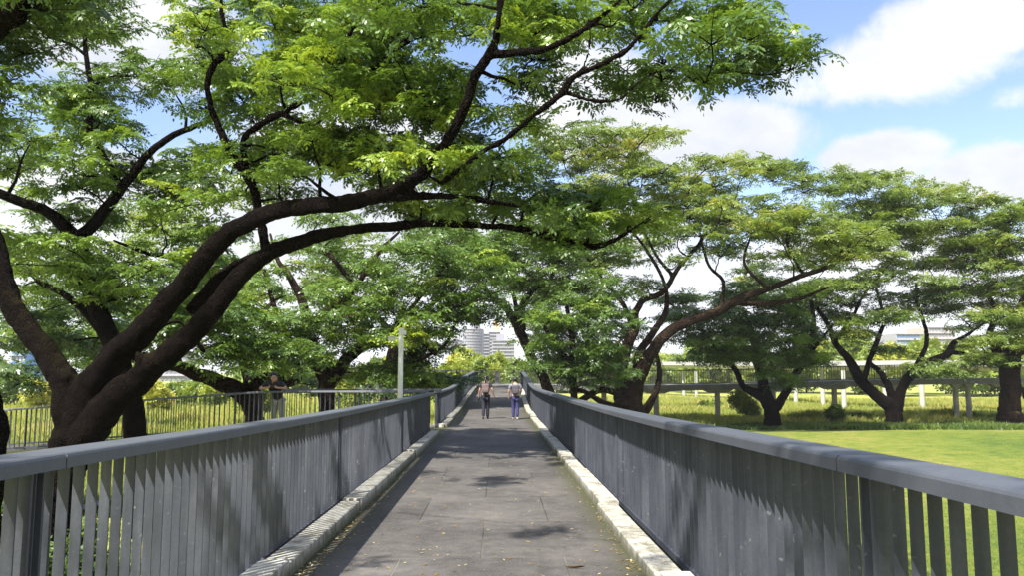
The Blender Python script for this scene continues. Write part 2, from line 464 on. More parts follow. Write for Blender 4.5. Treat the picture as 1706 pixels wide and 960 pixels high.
# side walkway branching to the left at y = 20.5
SIDE_X = [-2.0, -6.6, -10.2, -13.4, -17, -24, -34]
SIDE_Z = [EYE - d for d in (1.585, 1.60, 1.85, 2.08, 2.32, 2.75, 3.2)]
def side_z(x): return float(np.interp(-x, [-q for q in SIDE_X], SIDE_Z))
def side_y(x): return float(np.interp(-x, [2, 4, 7, 13.5, 24, 34], [20.45, 20.7, 20.95, 21.0, 20.4, 19.0]))
xs = np.arange(-2.32, -34, -0.6)
side_path = [(x, side_y(x) + 1.12, side_z(x) - 0.004) for x in xs]
o = deck_mesh('side_walkway', side_path, 1.30, 0.28, M_DECK); tag(o, kind='structure')

# ---- kerb stones along the main walkway
def kerb_block(side, y0, y1, jit, inner=1.285, w=0.205, h=0.12):
    n = max(2, int((y1 - y0) / 0.45) + 1)
    ys = np.linspace(y0, y1, n)
    c = 0.009
    prof = [(0, 0), (0, h - c), (c, h), (w - c, h), (w, h - c), (w, 0)]
    vs, uvs_v = [], []
    for y in ys:
        for (a, b) in prof:
            wob = jit * (1 if True else 0)
            vs.append((deck_x(y) + side * (inner + a + wob), y, deck_z(y) + b)); uvs_v.append((1.0 if a < c * 0.5 else 0.15, b))
    k = len(prof); fs = []
    for i in range(n - 1):
        for j in range(k - 1): fs.append((i * k + j, i * k + j + 1, (i + 1) * k + j + 1, (i + 1) * k + j))
    fs.append(tuple(range(k))); fs.append(tuple(range((n - 1) * k, n * k)))
    me = bpy.data.meshes.new('kerb_stone'); me.from_pydata(vs, [], fs)
    uv = me.uv_layers.new(name='UVMap')
    for lp in me.loops: uv.data[lp.index].uv = uvs_v[lp.vertex_index]
    me.update()
    bm = bmesh.new(); bm.from_mesh(me); bmesh.ops.recalc_face_normals(bm, faces=bm.faces); bm.to_mesh(me); bm.free()
    return link('kerb_stone', me, M_KERB)

ORD = ['first', 'second', 'third', 'fourth', 'fifth', 'sixth', 'seventh', 'eighth', 'ninth', 'tenth', 'eleventh', 'twelfth',
       'thirteenth', 'fourteenth', 'fifteenth', 'sixteenth', 'seventeenth', 'eighteenth', 'nineteenth', 'twentieth', 'twenty-first', 'twenty-second']
rk = random.Random(11)
def kerb_run(side, cuts, where):
    for i in range(len(cuts) - 1):
        y0, y1 = cuts[i], cuts[i + 1]
        o = kerb_block(side, y0 + 0.011, y1 - 0.011, rk.choice((-.020, -.010, 0, .006, .014)), h=.12 + rk.choice((-.018, -.008, .006, .018)))
        tag(o, f'{ORD[i]} pale kerb block from the camera {where}', 'kerb stone', 'pale kerb blocks edging the walkway')
kerb_run(-1, [2.6, 5.72, 8.55, 11.4, 14.2, 16.9, 19.75], 'under the near left railing')
kerb_run(-1, [22.55, 25.6, 28.6, 31.6, 34.6, 37.6, 40.6, 43.6, 46.6, 49.6, 52.6, 56], 'under the left railing beyond the side path')
kerb_run(1, [2.3, 5.35, 8.5, 11.5, 13.6, 14.6, 17.4, 20.2, 23.2, 26.2, 29.2, 32.2, 35.2, 38.2, 41.2, 44.2, 47.2, 50.2, 53.2, 56], 'under the right railing')

# ---- railings
def bar_mesh(w, d, h=1.0):
    bm = bmesh.new(); box(bm, (0, 0, h / 2), (w, d, h), bevel=0.0012, seg=1)
    return bm_mesh('baluster', bm)
BAR = bar_mesh(0.047, 0.007); BAR.materials.append(M_STEEL)
BAR_THIN = bar_mesh(0.022, 0.016); BAR_THIN.materials.append(M_STEEL)

def railing(name, label, cat, path, hfun, spacing, mat, hand_w, hand_t, fin_off, hand_off, joints, posts, bar=BAR, bottom=0.0, group=None, max_parts=100, bar_mat=None):
    """path: function s -> (x, y, z_deck, right-hand unit normal); joints/posts: s values; all offsets to the right of the path"""
    s0, s1, f = path
    c = f(0.5 * (s0 + s1))
    root = empty(name, (c[0], c[1], c[2])); tag(root, label, cat, group)
    inv = Matrix.Translation(root.location).inverted()
    def child(o):
        o.parent = root; o.matrix_parent_inverse = inv; return o
    r = 0.014
    hw = hand_w / 2
    prof = [(hand_off - hw, 0), (hand_off - hw, hand_t - r), (hand_off - hw + r * .35, hand_t - r * .35), (hand_off - hw + r, hand_t), (hand_off + hw - r, hand_t), (hand_off + hw - r * .35, hand_t - r * .35), (hand_off + hw, hand_t - r), (hand_off + hw, 0)]
    js = [s0] + [j for j in joints if s0 < j < s1] + [s1]
    for a, b in zip(js[:-1], js[1:]):
        n = max(2, int((b - a) / 0.5) + 1)
        pts = [f(s) for s in np.linspace(a + 0.005, b - 0.005, n)]
        o = sweep_obj('handrail', [(p[0], p[1], p[2] + hfun(s)) for p, s in zip(pts, np.linspace(a, b, n))], prof, M_HAND if mat is M_STEEL else mat)
        child(o)
    # bottom rail
    n = max(2, int((s1 - s0) / 0.6) + 1)
    pts = [f(s) for s in np.linspace(s0, s1, n)]
    child(sweep_obj('bottom_rail', [(p[0], p[1], p[2] + bottom) for p in pts], [(fin_off - .03, -.05), (fin_off - .03, 0), (fin_off + .03, 0), (fin_off + .03, -.05)], mat))
    ss = np.arange(s0 + 0.03, s1 - 0.02, spacing)
    bars = []
    for s in ss:
        p = f(s); nx, ny = p[3]
        ang = math.atan2(ny, nx)
        h = hfun(s) - bottom + 0.004
        bars.append((p[0] + nx * fin_off, p[1] + ny * fin_off, p[2] + bottom, ang, h))
    bars.sort(key=lambda b: math.hypot(b[0], b[1]) if b[1] > 1.2 else 999)
    for k, (x, y, z, ang, h) in enumerate(bars[:max_parts]):
        o = bpy.data.objects.new('baluster', bar); COL.objects.link(o)
        o.parent = root; o.matrix_parent_inverse = inv
        o.location = (x, y, z); o.rotation_euler = (0, 0, ang); o.scale = (1, 1, h)
    rest = bars[max_parts:]
    if rest:
        base = np.array([v.co[:] for v in bar.vertices]); fac = [tuple(p.vertices) for p in bar.polygons]
        V, F = [], []
        for (x, y, z, ang, h) in rest:
            cc, sn = math.cos(ang), math.sin(ang)
            k = len(V)
            for q in base: V.append((x + q[0] * cc - q[1] * sn, y + q[0] * sn + q[1] * cc, z + q[2] * h))
            F += [tuple(i + k for i in t) for t in fac]
        me = bpy.data.meshes.new('balusters'); me.from_pydata(V, [], F); me.update()
        o = link('balusters', me, bar_mat or M_STEEL); child(o); o['kind'] = 'stuff'
    for s in posts:
        p = f(s); nx, ny = p[3]
        bm = bmesh.new(); box(bm, (0, 0, hfun(s) / 2), (0.075, 0.014, hfun(s)), bevel=0.0015, seg=1)
        o = link('post', bm_mesh('post', bm), mat); child(o)
        o.location = (p[0] + nx * fin_off, p[1] + ny * fin_off, p[2]); o.rotation_euler = (0, 0, math.atan2(ny, nx))
    return root

def side_fn(side):
    def f(s):
        dx = deck_x(s + .3) - deck_x(s - .3); L = math.hypot(dx, .6)
        n = (0.6 / L * side, -dx / L * side)
        return (deck_x(s), s, deck_z(s), n)
    return f
# profile sweep uses the right-hand side of the travel direction, so give offsets signed by side
def main_rail(side, s0, s1, label, joints, posts):
    f = side_fn(side)
    def g(s):
        p = f(s); return (p[0] + p[3][0] * 1.575, p[1] + p[3][1] * 1.575, p[2], p[3])
    return railing('railing', label, 'railing', (s0, s1, g), clear_h, 0.115, M_STEEL, 0.205, 0.058, 0.0, -0.035 * side, joints, posts, bottom=0.09)
main_rail(-1, 0.7, 20.05, 'grey metal railing of close upright bars on the near left of the walkway', [3.02, 8.72, 14.4], [2.98, 3.06, 8.68, 8.76, 14.36, 14.44, 20.0])
main_rail(-1, 22.35, 57.0, 'grey metal railing rising on the left beyond the side path opening', [28, 34, 40, 46, 52], [22.4, 28, 34, 40, 46, 52, 56.9])
main_rail(1, 0.6, 57.0, 'long grey metal railing of close upright bars along the right of the walkway', [2.86, 8.9, 14.6, 20.3, 26, 31.7, 37.4, 43.1, 48.8], [2.82, 2.90, 8.86, 8.94, 14.56, 14.64, 20.3, 26, 31.7, 37.4, 43.1, 48.8, 56.9])

def side_rail(dy, x0, x1, label, spacing, bar):
    def f(s):
        x = -s; ddx = .3
        t = Vector((-2 * ddx, side_y(x - ddx) - side_y(x + ddx))).normalized()
        return (x, side_y(x) + dy, side_z(x), (-t.y, t.x) if dy > 0 else (t.y, -t.x))
    return railing('railing', label, 'railing', (x0, x1, f), lambda s: 1.055, spacing, M_STEEL, 0.17, 0.05, 0.0, 0.0,
                   [4.6, 7.4, 13.0, 18.5], [x0 + .04, 4.6, 7.4, 13.0, 18.5], bar=bar, bottom=0.08)
side_rail(0.0, 2.20, 31.0, 'thin barred grey railing of the side path that the man leans on', 0.13, BAR_THIN)
side_rail(2.25, 2.05, 31.0, 'far grey railing of the side path, behind the man', 0.15, BAR_THIN)

# low kerb of the side path at its mouth
bm = bmesh.new(); box(bm, (0, 0, 0.055), (0.42, 0.14, 0.11), bevel=0.01)
o = link('kerb_stone', bm_mesh('kerb_stone', bm), M_KERB); o.data.uv_layers.new(name='UVMap')
o.location = (-2.16, 22.5, deck_z(22.5)); tag(o, 'short pale kerb block standing crosswise at the side path opening', 'kerb stone', 'pale kerb blocks edging the walkway')

# ---- supports under the walkways
def pillar(x, y, ztop, r, mat, label, group, cap=None, cap_dir=0.0, n=14, name='concrete_pillar'):
    root = empty(name, (x, y, 0)); tag(root, label, 'pillar', group)
    capt = 0.55 if cap else 0.0
    bm = bmesh.new(); cyl(bm, (0, 0, -0.1), (0, 0, ztop - capt), r, r, n)
    link('column', bm_mesh('column', bm, False), mat, root)
    if cap:
        bm = bmesh.new()
        w0, w1 = cap * 0.45, cap
        d = r * 1.1
        vs = [(-w0, -d, -capt), (w0, -d, -capt), (w1, -d, -capt * .35), (w1, -d, 0), (-w1, -d, 0), (-w1, -d, -capt * .35)]
        a = [bm.verts.new((v[0], v[1], ztop + v[2])) for v in vs]; b = [bm.verts.new((v[0], -v[1], ztop + v[2])) for v in vs]
        bm.faces.new(a); bm.faces.new(b[::-1])
        for i in range(6): bm.faces.new((a[i], b[i], b[(i + 1) % 6], a[(i + 1) % 6]))
        bmesh.ops.recalc_face_normals(bm, faces=bm.faces)
        o = link('pillar_cap', bm_mesh('pillar_cap', bm), mat, root); o.rotation_euler.z = cap_dir
    return root
for k, x in enumerate((-6.0, -12.4, -18.5)):
    pillar(x, side_y(x) + 1.1, side_z(x) - .28, 0.2, M_CONC, ['concrete pillar under the side path below the man', 'concrete pillar under the side path behind the big trunk', 'concrete pillar under the far left end of the side path'][k], 'pillars under the side path')

# ---- bridge B: railed footbridge crossing beyond the trees, joins the walkway's far end
BX = [-12, -6, -2, 2, 6, 10, 14, 19, 24, 30, 36, 44, 54]
BYY = [59.5, 60.2, 60.6, 60.8, 61, 61.2, 61.4, 61.6, 61.8, 62, 62, 61.5, 60]
BZ = [2.9, 3.0, 3.05, 3.05, 2.98, 2.98, 3.0, 3.10, 3.26, 3.40, 3.50, 3.55, 3.6]
def b_at(x): return (x, float(np.interp(x, BX, BYY)), float(np.interp(x, BX, BZ)))
bpath = [b_at(x) for x in np.arange(-12, 54, 1.0)]
o = deck_mesh('footbridge_deck', [(x, y + 1.5, z) for x, y, z in bpath], 1.7, 0.12, M_CONC_LT)
o.name = 'footbridge'; tag(o, 'long dark edged footbridge deck crossing behind the trees at the end of the walkway', 'footbridge')
eb = sweep_obj('edge_beam', [(x, y - .22, z) for x, y, z in bpath], [(-.06, -.42), (-.06, .02), (.06, .02), (.06, -.42)], M_CONC_DK)
eb.parent = o
eb = sweep_obj('edge_beam', [(x, y + 3.22, z) for x, y, z in bpath], [(-.06, -.42), (-.06, .02), (.06, .02), (.06, -.42)], M_CONC_DK); eb.parent = o
BAR_DK = bar_mesh(0.03, 0.03); BAR_DK.materials.append(M_RAIL_DK)
def b_rail(dy, x0, x1, label, spacing=0.19, posts=None):
    def f(s):
        p = b_at(s); return (p[0], p[1] + dy, p[2], (0, -1))
    return railing('footbridge_railing', label, 'railing', (x0, x1, f), lambda s: 1.12, spacing, M_RAIL_DK, 0.09, 0.07, 0.0, 0.0, [x0 + 12, x0 + 24], posts or list(np.arange(x0 + .2, x1, 4.6)), bar=BAR_DK, bottom=0.10, bar_mat=M_RAIL_DK)
b_rail(-0.12, 0.95, 34.0, 'dark upright barred railing along the near side of the footbridge')
b_rail(3.1, -11.5, 34.0, 'dark barred railing along the far side of the footbridge', 0.24)
b_rail(-0.12, -11.5, -2.75, 'dark barred footbridge railing left of the walkway end', 0.24)
for k, (px, lab) in enumerate([(1006, 'left of the many-stemmed tree'), (1093, 'just right of the many-stemmed tree trunk'), (1195, 'alone between two trees, with a wide cap'), (1288, 'behind the low forked trunk'), (1390, 'behind the small dark bush'), (1490, 'behind the wide V-shaped tree'),
               (1592, 'left one of the close pair'), (1613, 'right one of the close pair'), (1672, 'beside the stout right-hand trunk')]):
    X = P(px, 640, 62.5)[0]; z = b_at(X)[2] - 0.12
    pillar(X, 62.6, z, 0.21, M_CONC, 'round concrete footbridge pillar ' + lab, 'pillars under the railed footbridge', cap=1.55 if k not in (6, 7) else 0.5)

# fence and dark post at the end of the walkway
bm = bmesh.new(); box(bm, (0, 0, .5), (0.40, 0.32, 1.0), bevel=0.02); box(bm, (0, 0, 1.02), (0.46, 0.38, 0.06), bevel=0.01)
p = P(828.5, 640, 60.9); o = link('litter_bin', bm_mesh('litter_bin', bm), M_RAIL_DK); o.location = (p[0], 62.6, b_at(p[0])[2]); tag(o, 'dark square bin standing by the railing at the end of the walkway', 'bin')

# ---- bridge C: higher pale footbridge farther away
CP = [(16, 158), (24, 143), (29.3, 132), (33, 118), (35, 104), (36, 92), (37, 85), (41, 78), (48, 74), (60, 71)]
CZ = [5.9, 5.85, 5.7, 5.5, 5.3, 5.2, 5.15, 5.1, 5.05, 5.0]
def cpt(i): return (CP[i][0], CP[i][1], CZ[i])
cpath = []
for i in range(len(CP) - 1):
    for t in np.linspace(0, 1, 6, endpoint=False):
        a, b = np.array(cpt(i)), np.array(cpt(i + 1)); cpath.append(tuple(a + (b - a) * t))
cpath.append(cpt(len(CP) - 1))
cpath = np.array(cpath)
for k in range(3): cpath[:, k] = smooth(cpath[:, k], 3)
V, F = sweep(cpath, [(-1.6, -.16), (-1.6, .0), (1.6, .0), (1.6, -.16), (1.0, -.62), (-1.0, -.62)])
o = sweep_obj('high_footbridge', cpath, [(-1.7, -.5), (-1.7, .0), (1.7, .0), (1.7, -.5), (1.0, -.95), (-1.0, -.95)], M_CONC_LT)
tag(o, 'pale higher footbridge curving far behind the railed footbridge', 'footbridge')
for sgn in (-1, 1):
    pr = sweep_obj('parapet', cpath, [(sgn * 1.66 - .04, 0.0), (sgn * 1.66 - .04, .10), (sgn * 1.66 + .04, .10), (sgn * 1.66 + .04, 0.0)], M_CONC); pr.parent = o
for k, (px, d, lab) in enumerate([(1139, 132, 'farthest one, seen between the first two trees'), (1160, 126, 'beside the farthest one'), (1325, 95.5, 'just right of the low forked tree'), (1370, 90, 'left of the small dark bush'),
                             (1405, 83, 'right of the small dark bush'), (1474, 80, 'glimpsed through the wide V-shaped tree'), (1535, 77, 'right of the wide V-shaped tree')]):
    X = P(px, 640, d)[0]
    pillar(X, d, 4.2, 0.25, M_CONC_LT, 'pale footbridge pillar ' + lab, 'white pillars of the high footbridge')

# ---- ground path seen through the near left bars
sweep_o = flat_poly('path', [(-12.9, 4), (-12.5, 4), (-12.0, 40), (-12.5, 40)], 0.10, M_CONC_LT)
bm = bmesh.new(); box(bm, (-14.2, 22, .04), (2.6, 40, .09)); o = link('side_footpath', bm_mesh('side_footpath', bm), M_CONC); tag(o, kind='structure')

# ---- far buildings
M_BLD_A = mat_simple('pale_facade', (0.28, 0.275, 0.33), 0.7, 0, 0.06, 0.05)
M_BLD_B = mat_simple('white_facade', (0.34, 0.335, 0.375), 0.7, 0, 0.06, 0.05)
M_BLD_O = mat_simple('orange_scaffold', (0.66, 0.44, 0.28), 0.7, 0, 0.12, 0.2)
M_GLASS = mat_simple('tinted_glass', (0.20, 0.21, 0.28), 0.15, 0.0, 0.25, 0.3)
M_GLASSB = mat_simple('blue_glass', (0.10, 0.20, 0.42), 0.15, 0.0, 0.2, 0.3)
M_BLUE = mat_simple('blue_cladding', (0.06, 0.20, 0.62), 0.5, 0, 0.1, 0.3)
def building(label, px0, px1, pytop, d, depth, floors, cols, mat, glass, curved=False, crown=None, name='building', pybase=None):
    a = P(px0, pytop, d); b = P(px1, pytop, d); W = b[0] - a[0]; H = a[2]
    root = empty(name, ((a[0] + b[0]) / 2, d, 0)); tag(root, label, 'building')
    bm = bmesh.new()
    if curved:
        n = 24; vs = []
        for i in range(n + 1):
            t = math.pi * i / n; vs.append((-W / 2 * math.cos(t), -depth * 0.55 * math.sin(t)))
        vs += [(W / 2, depth), (-W / 2, depth)]
        lo = [bm.verts.new((x, y, 0)) for x, y in vs]; hi = [bm.verts.new((x, y, H)) for x, y in vs]
        bm.faces.new(hi); m = len(vs)
        for i in range(m): bm.faces.new((lo[i], lo[(i + 1) % m], hi[(i + 1) % m], hi[i]))
        bmesh.ops.recalc_face_normals(bm, faces=bm.faces)
    else: box(bm, (0, depth / 2, H / 2), (W, depth, H))
    link('wall', bm_mesh('wall', bm), mat, root)
    fh = H / floors; cw = W / cols
    bm = bmesh.new(); box(bm, (0, 0, 0), (cw * .66, .5, fh * .52)); me = bm_mesh('window', bm); me.materials.append(glass)
    for i in range(cols):
        for j in range(floors):
            if (i * 7 + j * 3) % 11 == 0: continue
            x = -W / 2 + (i + .5) * cw; y = 0
            ang = 0
            if curved:
                c = max(-1, min(1, -2 * x / W)); t = math.acos(c); y = -depth * .55 * math.sin(t)
                ang = math.atan2(-depth * .55 * math.cos(t), W / 2 * math.sin(t) + 1e-6)
                if abs(ang) > 1.2: continue
            w = bpy.data.objects.new('window', me); COL.objects.link(w); w.parent = root
            w.location = (x, y, (j + .5) * fh); w.rotation_euler.z = ang
    # floor slabs and vertical fins that give the facade its grid
    for j in range(1, floors + 1):
        bm = bmesh.new()
        if curved:
            nn = 16; pts = []
            for i in range(nn + 1):
                t = math.pi * i / nn; pts.append((-W / 2 * 1.03 * math.cos(t), -depth * .60 * math.sin(t)))
            lo = [bm.verts.new((x, y, j * fh - .5)) for x, y in pts]; hi = [bm.verts.new((x, y, j * fh)) for x, y in pts]
            bm.faces.new(lo[::-1]); bm.faces.new(hi)
            for i in range(nn + 1): bm.faces.new((lo[i], lo[(i + 1) % (nn + 1)], hi[(i + 1) % (nn + 1)], hi[i]))
            bmesh.ops.recalc_face_normals(bm, faces=bm.faces)
        else: box(bm, (0, -.4, j * fh - .3), (W * 1.01, 1.3, .5))
        link('floor_ledge', bm_mesh('floor_ledge', bm), M_BLD_B, root)
    if crown:
        cx, cw_, ch, cm = crown
        bm = bmesh.new(); box(bm, (cx * W, depth * .4, H + ch / 2), (cw_ * W, depth * .5, ch)); link('roof_block', bm_mesh('roof_block', bm), cm, root)
    return root
building('pale grey tower with a curved balconied front above the far bushes', 771, 805, 549, 520, 16, 17, 9, M_BLD_A, M_GLASS, True, (0.1, 0.45, 8, M_BLD_A))
building('wide pale hazy block at the left of the curved tower', 747, 771, 567, 600, 20, 12, 6, M_BLD_B, M_GLASS, False, (0.0, .5, 5, M_BLD_B))
building('narrow pale block between the curved tower and the orange topped one', 804, 815, 556, 560, 18, 14, 4, M_BLD_A, M_GLASS)
building('pale block with an orange scaffolded top floor', 814, 833, 553, 590, 20, 14, 6, M_BLD_B, M_GLASS, False, (0.18, .5, 9, M_BLD_O))
building('low wide white block at the right of the group behind the far bushes', 820, 857, 567, 500, 20, 11, 9, M_BLD_B, M_GLASS, False, (-.15, .35, 4, M_BLD_A))
building('blue glazed office block glimpsed through the wide V-shaped tree', 1493, 1542, 556, 420, 25, 8, 10, M_BLD_B, M_GLASSB)
building('pale brown block at the right of the blue glazed office', 1546, 1590, 545, 460, 25, 9, 8, mat_simple('tan_facade', (0.50, 0.42, 0.38), .7, 0, .06, .05), M_GLASS)
building('bright blue clad block glimpsed at the far left beyond the trees', 22, 46, 560, 300, 15, 5, 4, M_BLUE, M_BLD_B)
building('pale orange block at the right of the bright blue one', 30, 75, 535, 380, 15, 9, 7, mat_simple('peach_facade', (0.62, 0.47, 0.38), .7, 0, .06, .05), M_GLASS)
building('low white block far behind the left meadow', 240, 310, 590, 330, 15, 4, 10, M_BLD_B, M_GLASS)

# ---- white security camera pole behind the near left railing
p = P(666, 700, 19.6)
root = empty('camera_pole', (p[0], 19.6, 0)); tag(root, 'slim white pole with small camera arms behind the near left railing', 'pole')
zt = P(666, 549, 19.6)[2]
bm = bmesh.new(); cyl(bm, (0, 0, 0), (0, 0, zt), .078, .060, 16); cyl(bm, (0, 0, zt), (0, 0, zt + .03), .085, .085, 16)
link('pole_shaft', bm_mesh('pole_shaft', bm), M_WHITE, root)
bm = bmesh.new(); cyl(bm, (0, 0, zt - .23), (-.16, -.02, zt - .23), .014, .014, 8); link('bracket', bm_mesh('bracket', bm), M_WHITE, root)
bm = bmesh.new(); box(bm, (-.235, -.02, zt - .25), (.17, .12, .10), bevel=.02); box(bm, (-.235, -.05, zt - .19), (.21, .20, .015), bevel=.004)
o = link('security_camera', bm_mesh('security_camera', bm), M_WHITE, root)
bm = bmesh.new(); box(bm, (.07, -.04, zt - .09), (.12, .16, .12), bevel=.015); link('junction_box', bm_mesh('junction_box', bm), M_WHITE, root)
bm = bmesh.new(); cyl(bm, (-.32, -.02, zt - .25), (-.335, -.02, zt - .25), .03, .03, 10); link('lens', bm_mesh('lens', bm), M_RAIL_DK, o)

# small white roofed shelter among the far bushes
p = P(795, 606, 119); root = empty('shelter', (p[0], 119, 0)); tag(root, 'small white peaked shelter roof showing among the far bushes', 'shelter')
zz = p[2]
bm = bmesh.new(); bmesh.ops.create_cone(bm, cap_ends=True, segments=6, radius1=.95, radius2=.15, depth=.6, matrix=Matrix.Translation((0, 0, zz))); link('roof', bm_mesh('roof', bm), M_WHITE, root)
for sx, sy in ((-.7, -.7), (.7, -.7), (.7, .7), (-.7, .7)):
    bm = bmesh.new(); cyl(bm, (sx, sy, 0), (sx, sy, zz - .35), .06, .06, 8); link('leg', bm_mesh('leg', bm), M_WHITE, root)
# low reddish fence far left
p0 = P(240, 660, 92); p1 = P(292, 660, 92)
root = empty('low_fence', (p0[0], 92, 0)); tag(root, 'low reddish slatted fence far off in the left meadow', 'fence')
Mred = mat_simple('faded_red_paint', (0.36, 0.17, 0.13), .7)
W = p1[0] - p0[0]
bm = bmesh.new(); box(bm, (W / 2, 0, 1.35), (W, .06, .12)); box(bm, (W / 2, 0, .5), (W, .06, .12)); link('rail', bm_mesh('rail', bm), Mred, root)
bm = bmesh.new(); box(bm, (0, 0, .75), (.10, .05, 1.5)); me = bm_mesh('slat', bm); me.materials.append(Mred)
for i in range(13):
    s_ = bpy.data.objects.new('slat', me); COL.objects.link(s_); s_.parent = root; s_.location = (W * i / 12, -.05, 0)

# ================================================================== TREES
RN = np.random.default_rng(7)

def frond_template(rng, pairs, plen, pw, length, droop, n_fronds, spread=1.0, tipq=True):
    """a rosette of drooping feathery fronds: array (q, 4, 3) of leaf quads, radius about 1 x length"""
    Q = []
    for k in range(n_fronds):
        a = 2 * math.pi * (k + rng.uniform(-.3, .3)) / n_fronds
        ln = length * rng.uniform(.75, 1.15)
        up0 = rng.uniform(0.05, 0.5)
        ca, sa = math.cos(a), math.sin(a)
        for i in range(pairs + (1 if tipq else 0)):
            t = (i + 1) / (pairs + 1)
            r = ln * t; z = ln * (up0 * t - droop * t * t * rng.uniform(.8, 1.2))
            base = np.array([ca * r, sa * r, z])
            slope = up0 - 2 * droop * t
            sides = (-1, 1) if i < pairs else (0,)
            for s in sides:
                ang = a + s * rng.uniform(.75, 1.1)
                L = plen * (1 - .35 * abs(t - .5)) * rng.uniform(.85, 1.15)
                d = np.array([math.cos(ang), math.sin(ang), slope * .6 - rng.uniform(.05, .45)]); d /= np.linalg.norm(d)
                w = np.cross(d, [0, 0, 1.0]); w /= np.linalg.norm(w)
                up = np.cross(w, d)
                w = w * math.cos(.35) + up * rng.uniform(-.5, .5)
                hw = pw * .5
                Q.append([base, base + d * L * .45 + w * hw, base + d * L, base + d * L * .45 - w * hw])
    return np.array(Q, dtype=np.float32)

_tr = random.Random(5)
T_NEAR = [frond_template(_tr, 5, .36, .155, .92, .55, 6) for _ in range(5)]
T_MID = [frond_template(_tr, 3, .42, .20, .9, .5, 5) for _ in range(5)]
T_FAR = [frond_template(_tr, 2, .50, .30, .85, .45, 4) for _ in range(5)]
T_BUSH = [frond_template(_tr, 2, .5, .32, .8, .1, 5) for _ in range(4)]

def place_rosettes(templates, C, R, tint, tilt=.35, rng=RN):
    """C (n,3) centres, R (n,) radii, tint (n,)"""
    C = np.asarray(C, np.float32); n = len(C)
    which = rng.integers(0, len(templates), n)
    Vs, Ts = [], []
    for k, T in enumerate(templates):
        idx = np.where(which == k)[0]
        if len(idx) == 0: continue
        m = len(idx)
        a = rng.uniform(0, 2 * np.pi, m); tx = rng.normal(0, tilt, m); ty = rng.normal(0, tilt, m)
        ca, sa = np.cos(a), np.sin(a)
        Rz = np.zeros((m, 3, 3), np.float32); Rz[:, 0, 0] = ca; Rz[:, 0, 1] = -sa; Rz[:, 1, 0] = sa; Rz[:, 1, 1] = ca; Rz[:, 2, 2] = 1
        Rx = np.zeros_like(Rz); Rx[:, 0, 0] = 1; Rx[:, 1, 1] = np.cos(tx); Rx[:, 1, 2] = -np.sin(tx); Rx[:, 2, 1] = np.sin(tx); Rx[:, 2, 2] = np.cos(tx)
        Ry = np.zeros_like(Rz); Ry[:, 1, 1] = 1; Ry[:, 0, 0] = np.cos(ty); Ry[:, 0, 2] = np.sin(ty); Ry[:, 2, 0] = -np.sin(ty); Ry[:, 2, 2] = np.cos(ty)
        M = Ry @ Rx @ Rz * R[idx][:, None, None]
        q = T.reshape(-1, 3)
        V = np.einsum('mij,qj->mqi', M, q) + C[idx][:, None, :]
        t = tint[idx][:, None] + rng.normal(0, .05, (m, len(T))).astype(np.float32)
        Vs.append(V.reshape(-1, 3)); Ts.append(np.repeat(t.reshape(-1), 4))
    return np.concatenate(Vs), np.clip(np.concatenate(Ts), 0, 1)

def leaf_mesh(name, V, t, mat):
    F = np.arange(len(V), dtype=np.int32).reshape(-1, 4)
    me = mesh_np(name, V, F)
    at = me.attributes.new('tint', 'FLOAT', 'POINT'); at.data.foreach_set('value', np.ascontiguousarray(t, np.float32))
    me.materials.append(mat)
    return me

def catmull(P_, n=8):
    P_ = np.array(P_, float)
    if len(P_) < 3:
        t = np.linspace(0, 1, n + 1)[:, None]; return P_[0] * (1 - t) + P_[-1] * t
    Q = np.vstack([2 * P_[0] - P_[1], P_, 2 * P_[-1] - P_[-2]])
    out = []
    for i in range(1, len(Q) - 2):
        p0, p1, p2, p3 = Q[i - 1], Q[i], Q[i + 1], Q[i + 2]
        for t in np.linspace(0, 1, n, endpoint=False):
            out.append(.5 * ((2 * p1) + (-p0 + p2) * t + (2 * p0 - 5 * p1 + 4 * p2 - p3) * t * t + (-p0 + 3 * p1 - 3 * p2 + p3) * t ** 3))
    out.append(Q[-2]); return np.array(out)

